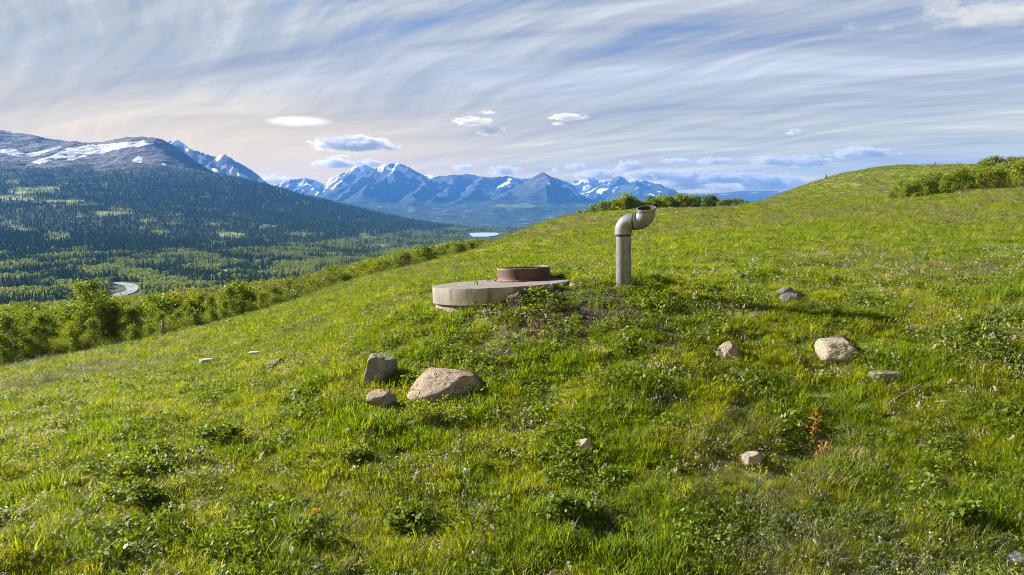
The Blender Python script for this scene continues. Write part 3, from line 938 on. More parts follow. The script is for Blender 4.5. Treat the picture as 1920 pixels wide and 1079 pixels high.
STONES = [
 # px, foot row, width, height, kind, label, options
 (834,760,158,54,'tan',"big rounded tan boulder with cracks, the largest stone in the grass",dict(seed=3,nplanes=4,cut=(.8,.98),flat=.75,planes=[((-.30,-.50,.80),.42),((.15,.1,1),.46),((-.80,-.15,.60),.52),((.50,-.8,.25),.66),((.80,.0,.55),.74)])),
 (708,724,66,54,'slate',"grey slanted slab stone with fine bands, behind the small tan stone",dict(seed=5,nplanes=1,cut=(.9,.95),flat=.9,sharp=70.,planes=[((-.12,-1,.16),.36),((.22,.05,1),.60),((-1,-.05,.30),.55),((.75,-.45,-.15),.50),((-.5,-.3,.9),.66)])),
 (712,766,60,30,'tan',"small tan stone just left of the big boulder",dict(seed=8,nplanes=5,flat=.8,planes=[((-.2,-.2,1),.6)])),
 (1587,681,90,37,'pale',"pale angular boulder standing alone on the right of the mound",dict(seed=12,nplanes=3,cut=(.8,.95),flat=.8,planes=[((-.05,-.1,1),.55),((-.2,-.85,.6),.50),((-1,-.2,.25),.70),((.8,-.2,.65),.58),((.4,-.9,.1),.7)])),
 (1577,644,44,14,'dark',"low dark stone showing behind the pale angular boulder",dict(seed=15)),
 (1369,674,50,30,'tan',"pointed tan stone between the vent pipe and the pale boulder",dict(seed=17,nplanes=4,planes=[((-.7,-.4,.7),.5),((.75,-.3,.6),.55),((0,-1,.4),.55)])),
 (1476,556,34,16,'grey',"grey stone resting against the back of a larger grey one",dict(seed=21,flat=.9)),
 (1487,571,46,20,'grey',"larger grey stone of the pair on the grass right of the pipe",dict(seed=22,flat=.8)),
 (1388,528,36,13,'dark',"dark low stone in the grass behind and right of the vent pipe",dict(seed=25)),
 (967,572,36,22,'dark',"brownish grey stone against the front of the concrete lid",dict(seed=28,flat=.8,planes=[((-.3,-.3,1),.6)])),
 (913,594,18,12,'tan',"little tan stone on bare soil in front of the concrete lid",dict(seed=31)),
 (773,588,15,15,'grey',"small upright grey stone left of the concrete lid",dict(seed=33,flat=.6)),
 (1667,722,62,21,'lichen',"flat greenish stone with lichen, left of the forked dead branch",dict(seed=36,nplanes=4,planes=[((0,0,1),.5),((0,-1,.2),.6)])),
 (1544,760,50,16,'tan',"flat pinkish stone lying low above the orange leaved seedling",dict(seed=39,planes=[((0,0,1),.5)])),
 (1411,878,46,27,'pale',"rounded cream stone with a tan top in the front right grass",dict(seed=41,nplanes=5,planes=[((-.2,0,1),.65)])),
 (1092,854,40,30,'pale',"tilted cream stone alone in the middle of the front grass",dict(seed=44,nplanes=5,planes=[((-.6,-.2,.7),.5)])),
 (386,686,28,11,'white',"whitish flat stone far left on the slope, lowest of the white ones",dict(seed=47,planes=[((0,0,1),.5)])),
 (477,670,24,9,'white',"whitish flat stone on the slope above and left of the grey jagged one",dict(seed=49,planes=[((0,0,1),.5)])),
 (512,696,40,22,'grey',"jagged grey stone with a pale top on the left slope",dict(seed=51,nplanes=6,planes=[((-.5,-.3,.8),.5)])),
 (404,722,20,9,'white',"small whitish stone half sunk in grass on the left slope",dict(seed=53)),
 (693,826,28,20,'tan',"small tan stone by the leafy bush in front of the boulder",dict(seed=55)),
 (776,806,40,14,'grey',"low grey stone under the leafy bush",dict(seed=57)),
 (818,800,22,9,'grey',"little grey stone at the foot of the big boulder",dict(seed=58)),
 (937,783,20,14,'tan',"small pinkish stone in the grass right of the big boulder",dict(seed=60)),
 (593,1085,54,20,'grey',"pale grey stone cut by the bottom edge, left of centre",dict(seed=62)),
 (893,1084,24,13,'grey',"small pale grey stone at the bottom edge near the middle",dict(seed=64)),
 (1604,605,26,10,'lichen',"little grey stone in tall grass behind the pale boulder",dict(seed=66)),
 (678,1004,13,12,'white',"small round white pebble in the front grass left of centre",dict(seed=68)),
 (857,918,14,12,'white',"small white pebble in the grass below the big boulder",dict(seed=69)),
 (1478,1040,40,18,'grey',"grey stone sunk in the grass near the bottom right",dict(seed=71)),
 (1754,776,20,9,'grey',"small grey stone in a dark gap under the forked dead branch",dict(seed=73)),
 (1908,1068,50,26,'grey',"grey stone at the bottom right corner among dry stems",dict(seed=75)),
 (880,604,12,7,'tan',"tiny tan pebble on the soil below the buried concrete ring",dict(seed=77)),
 (1075,538,16,6,'pale',"tiny pale stone at the right tip of the concrete lid",dict(seed=78)),
 (1190,505,14,4,'pale',"thin pale stone in the grass behind the pipe foot",dict(seed=79)),
]
for px, py, w, h, kind, label, kw in STONES:
    stone(px, py, w, h, kind, label, **kw)
# small scatter of pebbles on the bare soil: nobody could count it

# ------------------------------------------------------------------ plants
def mat_leaf(name, stops, trans=0.52, rough=0.55, spec=0.16, var=0.35, tint=(1.62, 1.42, 0.18)):
    """leaf colour varies from leaf to leaf ('v') and from plant to plant (object random)"""
    m, t, b = new_mat(name)
    v = attr(t, 'v')
    r = t.new('ShaderNodeObjectInfo').outputs['Random']
    f = t.math('ADD', t.math('MULTIPLY', v, 1 - var), t.math('MULTIPLY', r, var))
    c = t.ramp(f, stops)
    t.set(b.inputs['Base Color'], c); b.inputs['Roughness'].default_value = rough; b.inputs['Specular IOR Level'].default_value = spec
    tr = t.new('ShaderNodeBsdfTranslucent'); t.set(tr.inputs[0], t.vmath('MULTIPLY', c, tint))
    mx = t.new('ShaderNodeMixShader'); mx.inputs[0].default_value = trans
    t.l.new(b.outputs[0], mx.inputs[1]); t.l.new(tr.outputs[0], mx.inputs[2])
    t.l.new(mx.outputs[0], t.n['Material Output'].inputs['Surface'])
    return m
M_GRASS = mat_leaf("grass_blade", [(0.0, (0.050, 0.085, 0.006)), (0.35, (0.127, 0.182, 0.007)), (0.7, (0.205, 0.243, 0.010)), (0.92, (0.26, 0.25, 0.035)), (1.0, (0.28, 0.22, 0.10))])
M_LUSH = mat_leaf("lush_blade", [(0.0, (0.040, 0.078, 0.006)), (0.5, (0.098, 0.168, 0.009)), (1.0, (0.18, 0.235, 0.014))])
M_DRY = mat_leaf("dry_grass", [(0.0, (0.10, 0.09, 0.03)), (0.5, (0.17, 0.145, 0.065)), (1.0, (0.28, 0.23, 0.15))], 0.35, tint=(1.1, 1.05, 0.8))
M_SAGE = mat_leaf("sage_leaf", [(0.0, (0.06, 0.072, 0.035)), (0.5, (0.11, 0.125, 0.062)), (1.0, (0.19, 0.195, 0.115))], 0.3, tint=(1.1, 1.1, 0.7))
M_FORB = mat_leaf("forb_leaf", [(0.0, (0.035, 0.065, 0.009)), (0.5, (0.08, 0.13, 0.014)), (0.85, (0.14, 0.18, 0.025)), (1.0, (0.22, 0.23, 0.05))], 0.45)
M_YEL = mat_leaf("yellow_flower", [(0.0, (0.28, 0.26, 0.03)), (1.0, (0.40, 0.35, 0.07))], 0.4)
M_WHT = mat_leaf("seed_head", [(0.0, (0.28, 0.25, 0.20)), (1.0, (0.55, 0.52, 0.46))], 0.5, tint=(1, 1, 1))
M_PURP = mat_leaf("purple_flower", [(0.0, (0.09, 0.07, 0.30)), (1.0, (0.2, 0.15, 0.5))], 0.4, tint=(1, 1, 1))
M_ORANGE = mat_leaf("orange_leaf", [(0.0, (0.34, 0.09, 0.015)), (0.6, (0.55, 0.20, 0.02)), (1.0, (0.50, 0.36, 0.04))], 0.5, tint=(1.2, 1, .6))
M_DEAD = mat_leaf("dead_stem", [(0.0, (0.10, 0.075, 0.055)), (1.0, (0.34, 0.29, 0.23))], 0.1, tint=(1, 1, 1))

class Leafy:
    """collects quads with a leaf value and a material index"""
    def __init__(self): self.V, self.F, self.a, self.mi, self.n = [], [], [], [], 0
    def quads(self, Q, v, mi=0):
        """Q (n,4,3), v (n,)"""
        Q = np.asarray(Q, float); n = len(Q)
        self.V.append(Q.reshape(-1, 3)); self.F.append(np.arange(n * 4).reshape(n, 4) + self.n)
        self.a.append(np.repeat(np.broadcast_to(v, (n,)), 4)); self.mi.append(np.full(n, mi)); self.n += n * 4
    def blades(self, base, az, h, w, bend, v, mi=0, segs=3):
        """curved tapering blades: arrays"""
        base = np.asarray(base, float); n = len(base)
        az, h, w, bend, v = (np.broadcast_to(np.asarray(q, float), (n,)) for q in (az, h, w, bend, v))
        d = np.stack([np.cos(az), np.sin(az), 0 * az], -1); s = np.stack([-np.sin(az), np.cos(az), 0 * az], -1)
        prev = None
        for i in range(segs + 1):
            f = i / segs
            ang = bend * f
            c = base + d * (h * f * np.sin(ang * 0.75))[:, None] + np.array([0, 0, 1.0]) * (h * f * np.cos(ang * 0.75))[:, None]
            ww = w * (1 - f ** 1.6) * 0.5 + 0.0004
            L, Rr = c - s * ww[:, None], c + s * ww[:, None]
            if prev is not None: self.quads(np.stack([prev[0], prev[1], Rr, L], 1), v, mi)
            prev = (L, Rr)
    def leaves(self, c, size, v, rg, mi=0, aspect=0.6, upright=0.0, nrm=None):
        """flat lozenge leaves at points c, random attitude"""
        c = np.asarray(c, float); n = len(c)
        if nrm is None:
            nrm = rg.normal(size=(n, 3)); nrm[:, 2] = np.abs(nrm[:, 2]) + upright
        nrm = nrm / np.linalg.norm(nrm, axis=1, keepdims=True)
        r = rg.normal(size=(n, 3)); t1 = np.cross(nrm, r); t1 /= np.linalg.norm(t1, axis=1, keepdims=True) + 1e-9
        t2 = np.cross(nrm, t1)
        size = np.broadcast_to(size, (n,))[:, None]
        a = c - t1 * size * 0.5; b = c + t2 * size * aspect * 0.5 - t1 * size * 0.05; e = c + t1 * size * 0.5; g = c - t2 * size * aspect * 0.5 - t1 * size * 0.05
        self.quads(np.stack([a, b, e, g], 1), v, mi)
    def stalk(self, pts, radii, v, mi=0, k=5):
        pts = [np.array(p, float) for p in pts]; rings = []
        nn = np.array([0.3, 0.9, 0.2])
        for i, p in enumerate(pts):
            d = pts[min(i + 1, len(pts) - 1)] - pts[max(i - 1, 0)]; d /= np.linalg.norm(d) + 1e-9
            a = nn - d * nn.dot(d); a /= np.linalg.norm(a) + 1e-9; nn = a; c = np.cross(d, a)
            rings.append([p + radii[i] * (a * math.cos(2 * math.pi * j / k) + c * math.sin(2 * math.pi * j / k)) for j in range(k)])
        Q = []
        for r0, r1 in zip(rings[:-1], rings[1:]):
            for j in range(k): Q.append([r0[j], r0[(j + 1) % k], r1[(j + 1) % k], r1[j]])
        self.quads(Q, v, mi)
    def mesh(self, name, mats, smooth=False):
        me = mesh_np(name, np.concatenate(self.V), np.concatenate(self.F), smooth, {'v': np.concatenate(self.a)})
        for m in (mats if isinstance(mats, (list, tuple)) else [mats]): me.materials.append(m)
        me.polygons.foreach_set('material_index', np.concatenate(self.mi).astype(np.int32))
        return me

def disc(rg, n, r):
    a = rg.uniform(0, 2 * np.pi, n); q = r * np.sqrt(rg.uniform(0, 1, n))
    return np.stack([q * np.cos(a), q * np.sin(a), np.zeros(n)], -1), a

def proto_collection(name, meshes):
    """unlinked collection that only feeds the scatter of countless tufts"""
    c = bpy.data.collections.new(name)
    for i, me in enumerate(meshes):
        o = bpy.data.objects.new("%s_%02d" % (name, i), me); c.objects.link(o)
    return c

def scatter(name, P, rot, scl, idx, coll):
    """one object that sets tufts from a collection on given points"""
    me = bpy.data.meshes.new(name)
    n = len(P)
    me.vertices.add(n); me.vertices.foreach_set('co', np.ascontiguousarray(P, np.float32).ravel())
    a = me.attributes.new('rot', 'FLOAT_VECTOR', 'POINT'); a.data.foreach_set('vector', np.ascontiguousarray(rot, np.float32).ravel())
    a = me.attributes.new('scl', 'FLOAT_VECTOR', 'POINT'); a.data.foreach_set('vector', np.ascontiguousarray(scl, np.float32).ravel())
    a = me.attributes.new('idx', 'INT', 'POINT'); a.data.foreach_set('value', np.ascontiguousarray(idx, np.int32))
    o = add_obj(name, me, kind='stuff')
    g = bpy.data.node_groups.new(name, 'GeometryNodeTree')
    g.interface.new_socket('Geometry', in_out='INPUT', socket_type='NodeSocketGeometry')
    g.interface.new_socket('Geometry', in_out='OUTPUT', socket_type='NodeSocketGeometry')
    N = g.nodes; L = g.links
    gi, go = N.new('NodeGroupInput'), N.new('NodeGroupOutput')
    ip = N.new('GeometryNodeInstanceOnPoints'); ci = N.new('GeometryNodeCollectionInfo')
    ci.inputs['Collection'].default_value = coll
    ci.inputs['Separate Children'].default_value = True; ci.inputs['Reset Children'].default_value = True
    ip.inputs['Pick Instance'].default_value = True
    def na(nm, ty):
        q = N.new('GeometryNodeInputNamedAttribute'); q.data_type = ty; q.inputs['Name'].default_value = nm
        return q.outputs['Attribute']
    er = N.new('FunctionNodeEulerToRotation')
    L.new(na('rot', 'FLOAT_VECTOR'), er.inputs[0]); L.new(er.outputs[0], ip.inputs['Rotation'])
    L.new(na('scl', 'FLOAT_VECTOR'), ip.inputs['Scale']); L.new(na('idx', 'INT'), ip.inputs['Instance Index'])
    L.new(gi.outputs[0], ip.inputs['Points']); L.new(ci.outputs[0], ip.inputs['Instance']); L.new(ip.outputs[0], go.inputs[0])
    md = o.modifiers.new("scatter", 'NODES'); md.node_group = g
    return o

# ---- tufts
def tuft_grass(seed, n=50, r=0.085, h=(0.025, 0.085), w=0.0062, mat=None, dry=0.08):
    rg = np.random.default_rng(seed); L = Leafy()
    p, a = disc(rg, n, r)
    v = rg.uniform(0.1, 0.85, n); v[rg.uniform(size=n) < dry] = 1.0
    L.blades(p, a + rg.normal(0, 0.9, n), rg.uniform(*h, n), w * rg.uniform(0.6, 1.3, n), rg.uniform(0.2, 1.3, n), v)
    return L.mesh("grass_tuft", mat or M_GRASS)
def tuft_long(seed, mat):
    rg = np.random.default_rng(seed); L = Leafy(); n = 40
    p, a = disc(rg, n, 0.06)
    L.blades(p, a + rg.normal(0, 0.6, n), rg.uniform(0.06, 0.15, n), 0.0055 * rg.uniform(0.6, 1.3, n), rg.uniform(0.3, 1.6, n), rg.uniform(0, 1, n), segs=4)
    return L.mesh("grass_long", mat)
def tuft_dry(seed):
    rg = np.random.default_rng(seed); L = Leafy(); n = 26
    p, a = disc(rg, n, 0.08)
    L.blades(p, a + rg.normal(0, 1.2, n), rg.uniform(0.05, 0.16, n), 0.0035, rg.uniform(0.1, 1.5, n), rg.uniform(0, 1, n))
    c = p[:9] + np.stack([rg.normal(0, .05, 9), rg.normal(0, .05, 9), rg.uniform(.1, .2, 9)], -1)
    L.leaves(c, 0.014, rg.uniform(.4, 1, 9), rg, aspect=0.35)
    return L.mesh("grass_dry", M_DRY)
def tuft_forb(seed, mat, n=60, r=0.10, h=0.09, size=0.030):
    rg = np.random.default_rng(seed); L = Leafy()
    p, a = disc(rg, n, r); p[:, 2] = rg.uniform(0.01, 1, n) ** 0.8 * h * (1 - (np.linalg.norm(p[:, :2], axis=1) / r) ** 2 * 0.6)
    L.leaves(p, size * rg.uniform(0.6, 1.4, n), rg.uniform(0, 1, n), rg, upright=0.6, aspect=0.55)
    k = 10; q, aa = disc(rg, k, r * 0.5)
    L.blades(q, aa, h * rg.uniform(0.6, 1.2, k), 0.004, rg.uniform(.2, .9, k), 0.3)
    return L.mesh("forb_tuft", mat)
def tuft_flower(seed, kind):
    rg = np.random.default_rng(seed); L = Leafy(); k = {'clock': 2, 'white': 7, 'yellow': 4, 'purple': 6}[kind]
    q, aa = disc(rg, k, 0.07)
    hh = rg.uniform(0.07, 0.16, k) * (1.25 if kind == 'clock' else 0.9)
    L.blades(q, aa, hh, 0.003, rg.uniform(0.1, 0.5, k), 0.3, 1)
    for i in range(k):
        top = q[i] + np.array([0.03 * math.cos(aa[i]), 0.03 * math.sin(aa[i]), hh[i] * 0.98])
        rr, nn = {'clock': (0.017, 26), 'white': (0.011, 7), 'yellow': (0.012, 8), 'purple': (0.012, 8)}[kind]
        c = top + rg.normal(size=(nn, 3)) * rr * 0.42
        L.leaves(c, rr * 1.0, rg.uniform(0, 1, nn), rg, aspect=0.7)
    return L.mesh("flower_tuft", [{'clock': M_WHT, 'white': M_WHT, 'yellow': M_YEL, 'purple': M_PURP}[kind], M_GRASS])
def tuft_litter(seed):
    rg = np.random.default_rng(seed); L = Leafy(); n = 16
    p, a = disc(rg, n, 0.12); p[:, 2] = rg.uniform(0.005, 0.03, n)
    L.blades(p, a + rg.normal(0, 2, n), rg.uniform(0.05, 0.14, n), 0.004, np.full(n, 2.0) + rg.normal(0, .15, n), rg.uniform(0, 1, n))
    return L.mesh("litter_tuft", M_DEAD)

protos = []
protos += [tuft_grass(100 + i) for i in range(4)]                                # 0-3 short bright
protos += [tuft_grass(110 + i, 40, 0.08, (0.04, 0.11), 0.0075, M_LUSH, 0) for i in range(3)]   # 4-6 lush
protos += [tuft_long(120, M_LUSH), tuft_long(121, M_GRASS), tuft_long(122, M_SAGE)]           # 7-9
protos += [tuft_dry(130), tuft_dry(131)]                                         # 10-11
protos += [tuft_forb(140, M_FORB), tuft_forb(141, M_FORB, 50, 0.09, 0.06, 0.022), tuft_forb(142, M_FORB, 80, 0.11, 0.10, 0.018)]  # 12-14
protos += [tuft_forb(150, M_SAGE, 90, 0.12, 0.12, 0.018), tuft_forb(151, M_SAGE, 110, 0.11, 0.16, 0.015)]   # 15-16
protos += [tuft_flower(160, 'clock'), tuft_flower(161, 'white'), tuft_flower(162, 'white'), tuft_flower(163, 'yellow'), tuft_flower(164, 'purple')]   # 17-21
protos += [tuft_litter(170), tuft_litter(171)]                                   # 22-23
protos += [tuft_forb(180, M_FORB, 70, 0.13, 0.13, 0.042), tuft_forb(181, M_FORB, 90, 0.14, 0.16, 0.034), tuft_forb(182, M_LUSH, 80, 0.13, 0.12, 0.036)]   # 24-26
C_TUFT = proto_collection("tuft", protos)

def clear_of_tank(X, Y, grow=0.0):
    r = np.hypot(X - c_top.x, Y - c_top.y)
    k = r > R - 0.03 + grow
    return k & (np.hypot(X - pb.x, Y - pb.y) > RP + grow * 0.5)

def sample_hill(n, y0, y1, power, rg, umax=1.2):
    """points with density falling as distance^-power"""
    # p(Y) ~ Y * Y^-power  (the field widens with distance)
    e = 2 - power
    q = rg.uniform(0, 1, n)
    Y = (y0 ** e + q * (y1 ** e - y0 ** e)) ** (1 / e) if abs(e) > 1e-6 else y0 * (y1 / y0) ** q
    X = rg.uniform(-umax, umax, n) * Y
    return X, Y

def in_hill_view(X, Y, Z, slack=14):
    """cheap test that the brow of the hill does not hide the place"""
    return np.ones(len(X), bool)

def make_cover(name, n, y0, y1, power, seed, size_pow, chooser):
    rg = np.random.default_rng(seed)
    X, Y = sample_hill(int(n * 1.2 / 0.86), y0, y1, power, rg)
    keep = clear_of_tank(X, Y)
    keep &= Y < brow_dist(X / Y) * 1.06
    X, Y = X[keep], Y[keep]
    idx, sc, keep = chooser(X, Y, rg)
    X, Y, idx, sc = X[keep], Y[keep], idx[keep], sc[keep]
    Z = hill_z(X, Y) - 0.008
    k = np.maximum(Y / 8.0, 0.75) ** size_pow
    rot = np.stack([rg.normal(0, 0.14, len(X)), rg.normal(0, 0.14, len(X)), rg.uniform(0, 6.283, len(X))], -1)
    s = sc * k * rg.uniform(0.75, 1.3, len(X))
    flat = np.maximum(Y / 9.0, 1.0) ** -0.34                 # far tufts stand for wider, not taller, growth
    scl = np.stack([s, s, s * flat * rg.uniform(0.8, 1.2, len(X))], -1)
    return scatter(name, np.stack([X, Y, Z], -1), rot, scl, idx, C_TUFT)

def pick(rg, n, table):
    ids = np.array([i for i, w in table]); w = np.array([w for i, w in table], float)
    return ids[rg.choice(len(ids), n, p=w / w.sum())]

def cover_grass(X, Y, rg):
    n = len(X)
    tone = tone_mask(X, Y) + rg.normal(0, 0.16, n)
    lush = fbm(X / 1.3, Y / 1.3, 3, 51)
    d = dirt_mask(X, Y)
    idx = pick(rg, n, [(0, 3), (1, 3), (2, 3), (3, 3), (8, 1.0), (10, .5)])
    a = pick(rg, n, [(4, 3), (5, 3), (6, 3), (7, 1.2), (12, .5)])
    idx = np.where(lush + rg.normal(0, .12, n) > 0.22, a, idx)
    bsel = pick(rg, n, [(0, 2), (2, 2), (8, 2), (9, 1.7), (10, 1.5), (11, 1.5), (15, .6)])
    idx = np.where(tone > 0.62, bsel, idx)
    hvar = 1.0 + 0.55 * fbm(X / 0.7, Y / 0.7, 2, 55) + 0.35 * np.clip(lush, -.5, 1)
    hvar *= 1 - 0.35 * np.exp(-(((X - 1.1) / 2.6) ** 2 + ((Y - 10.6) / 1.5) ** 2))
    mound = np.exp(-(((X - 0.9) / 2.0) ** 2 + ((Y - 10.7) / 1.4) ** 2))
    gap = fbm(X / 0.42, Y / 0.42, 2, 57) - 0.12 * mound
    keep = rg.uniform(size=n) > np.clip(d * 0.93 + 0.72 * mound, 0, 1)
    keep &= ~((gap < -0.42) & (Y < 20) & (rg.uniform(size=n) < 0.85))
    return idx, np.clip(hvar, 0.45, 1.8), keep

def cover_forbs(X, Y, rg):
    n = len(X)
    f = fbm(X / 1.1, Y / 1.1, 3, 61)
    mound = np.exp(-(((X - 0.6) / 2.2) ** 2 + ((Y - 10.7) / 1.6) ** 2))
    tone = tone_mask(X, Y)
    idx = np.where(tone + rg.normal(0, .2, n) > 0.80, pick(rg, n, [(15, 3), (16, 3), (13, 1)]), pick(rg, n, [(12, 2), (13, 2), (14, 3)]))
    far_sage = (Y > 16) & (f < 0.2)
    idx = np.where(far_sage & (rg.uniform(size=n) < 0.5), pick(rg, n, [(15, 1), (16, 1)]), idx)
    keep = rg.uniform(size=n) < np.clip(0.34 + 1.0 * f + 1.0 * mound, 0.04, 1)
    keep &= rg.uniform(size=n) > dirt_mask(X, Y) * 0.7
    return idx, 0.9 + 0.6 * np.clip(f, -.4, 1), keep

def cover_flowers(X, Y, rg):
    n = len(X)
    f = fbm(X / 1.6, Y / 1.6, 3, 65)
    idx = pick(rg, n, [(17, 1.6), (18, 3), (19, 3), (20, .55), (21, .04)])
    white_band = np.exp(-(((Y - 14.5) / 4.5) ** 2)) * sstep(X / Y, 0.22, 0.42)
    left = sstep(-X / Y, 0.1, 0.5)
    keep = rg.uniform(size=n) < np.clip(0.16 + 0.75 * f + 0.8 * white_band + 0.12 * left, 0.05, 1)
    return idx, 0.95 + 0 * X, keep

def cover_litter(X, Y, rg):
    n = len(X)
    f = fbm(X / 0.8, Y / 0.8, 3, 69)
    idx = pick(rg, n, [(22, 1), (23, 1)])
    keep = rg.uniform(size=n) < np.clip(0.22 + 0.9 * f + 0.7 * dirt_mask(X, Y), 0.04, 1)
    return idx, 1.0 + 0 * X, keep

def cover_weeds(X, Y, rg):
    n = len(X)
    f = fbm(X / 0.9, Y / 0.9, 3, 161)
    leftw = sstep(-X / Y, -0.15, 0.35)
    mound = np.exp(-(((X - 0.4) / 2.4) ** 2 + ((Y - 10.4) / 1.5) ** 2))
    keep = rg.uniform(size=n) < np.clip(-0.22 + 1.5 * f + 0.32 * leftw + 0.55 * mound, 0.012, 1)
    return pick(rg, n, [(24, 1), (25, 1), (26, 1.2)]), np.clip(0.55 + 0.9 * f + rg.uniform(0, .3, n), .4, 1.25), keep
make_cover("leafy_weeds", 13000, 3.9, 26, 1.2, 208, 0.22, cover_weeds)
make_cover("grass", 85000, 3.8, 22, 1.35, 201, 0.30, cover_grass)
make_cover("hill_grass", 140000, 20, 330, 1.45, 202, 0.62, cover_grass)
make_cover("ground_cover", 48000, 3.9, 40, 1.3, 203, 0.40, cover_forbs)
make_cover("sage_cover", 20000, 34, 300, 1.35, 204, 0.75, cover_forbs)
make_cover("wildflowers", 22000, 4.0, 55, 1.25, 205, 0.22, cover_flowers)
make_cover("dry_litter", 9000, 4.0, 22, 1.3, 206, 0.15, cover_litter)

# ------------------------------------------------------------------ trees
M_ASPEN = mat_leaf("aspen_leaf", [(0.0, (0.035, 0.065, 0.008)), (0.5, (0.08, 0.125, 0.012)), (1.0, (0.15, 0.19, 0.020))], 0.42, var=0.30)
M_THICK = mat_leaf("thicket_leaf", [(0.0, (0.035, 0.070, 0.006)), (0.45, (0.08, 0.13, 0.008)), (0.85, (0.145, 0.18, 0.012)), (1.0, (0.22, 0.20, 0.016))], 0.40, var=0.65)
M_OLIVE = mat_leaf("olive_leaf", [(0.0, (0.06, 0.075, 0.025)), (0.5, (0.11, 0.125, 0.04)), (1.0, (0.19, 0.19, 0.07))], 0.35, var=0.4)
M_COTT = mat_leaf("cottonwood_leaf", [(0.0, (0.065, 0.11, 0.016)), (0.5, (0.13, 0.185, 0.022)), (1.0, (0.22, 0.26, 0.04))], 0.35, var=0.55)
M_NEEDLE = mat_leaf("conifer_needle", [(0.0, (0.014, 0.032, 0.011)), (0.5, (0.032, 0.060, 0.019)), (1.0, (0.065, 0.10, 0.030))], 0.10, rough=0.95, spec=0.0, var=0.6, tint=(1, 1, .8))
m, t, b = new_mat("aspen_bark")
o = t.new('ShaderNodeTexCoord').outputs['Object']; n1 = t.noise(t.mapping(o, scale=(6, 6, 2)), 2.0, 5, 0.7)
t.set(b.inputs['Base Color'], t.ramp(n1, [(0.4, (0.06, 0.055, 0.045)), (0.6, (0.24, 0.225, 0.19))])); b.inputs['Roughness'].default_value = 0.9
M_BARK = m
m, t, b = new_mat("snag_wood")
o = t.new('ShaderNodeTexCoord').outputs['Object']; n1 = t.noise(t.mapping(o, scale=(9, 9, 1)), 2.0, 5, 0.7)
t.set(b.inputs['Base Color'], t.ramp(n1, [(0.4, (0.10, 0.085, 0.07)), (0.6, (0.25, 0.22, 0.19))])); b.inputs['Roughness'].default_value = 0.9
M_SNAG = m

def tree_meshes(seed, H=5.0, base=0.25, rad_=1.0, limbs=26, per=110, leaf=0.12, lean=0.0, mat=M_ASPEN, clump=0.30, trunk_r=0.06, stems=1, shape=1.0, bark=None):
    """a trunk with limbs, and leaf clumps hung along the limbs"""
    rg = np.random.default_rng(seed)
    T, C = Leafy(), Leafy()
    for s_ in range(stems):
        off = rg.normal(0, 0.22 * rad_, 2) if stems > 1 else np.zeros(2)
        hh = H * (1.0 if s_ == 0 else rg.uniform(0.65, 0.95))
        wob = rg.normal(0, 0.035 * H, (6, 2)); wob[0] = 0
        wob = np.cumsum(wob, 0) * 0.6
        ts = np.linspace(0, 1, 6)
        pts = [np.array([off[0] * (1 + 1.2 * f) + wob[i, 0] + lean * f * f * H, off[1] * (1 + 1.2 * f) + wob[i, 1], f * hh * 0.97 - (0.4 if i == 0 else 0)]) for i, f in enumerate(ts)]
        T.stalk(pts, [trunk_r * (1 - 0.85 * f) * (1.15 if f == 0 else 1) for f in ts], 0.5, k=7)
        nl = max(3, limbs // stems)
        for j in range(nl):
            f = base + (1 - base) * ((j + rg.uniform(0.1, 0.9)) / nl)
            i = min(int(f * 5), 4); q = f * 5 - i
            p0 = pts[i] * (1 - q) + pts[i + 1] * q
            prof = math.sin(math.pi * min(max((f - base) / (1 - base), 0.02), 0.98) ** (0.75 * shape)) ** 0.7
            L_ = rad_ * (0.25 + 0.85 * prof) * rg.uniform(0.45, 1.15)
            az = rg.uniform(0, 6.283); el = rg.uniform(0.15, 0.9)
            d = np.array([math.cos(az) * math.cos(el), math.sin(az) * math.cos(el), math.sin(el)])
            p1 = p0 + d * L_; pm = (p0 + p1) / 2 + np.array([0, 0, 0.06 * L_])
            T.stalk([p0, pm, p1], [trunk_r * 0.35 * (1 - f * 0.6), trunk_r * 0.24 * (1 - f * .6), trunk_r * 0.08], 0.5, k=4)
            bright = rg.uniform(0, 1)
            for cpos, wgt in ((p1, 1.0), (pm, 0.55)):
                k = max(3, int(per * wgt * rg.uniform(0.5, 1.3)))
                c = cpos + rg.normal(size=(k, 3)) * np.array([1, 1, 0.8]) * clump * rg.uniform(0.7, 1.25)
                C.leaves(c, leaf * rg.uniform(0.6, 1.35, k), np.clip(0.55 * bright + 0.45 * rg.uniform(0, 1, k), 0, 1), rg, aspect=0.8)
    return T.mesh("trunk", bark or M_BARK), C.mesh("crown", mat)

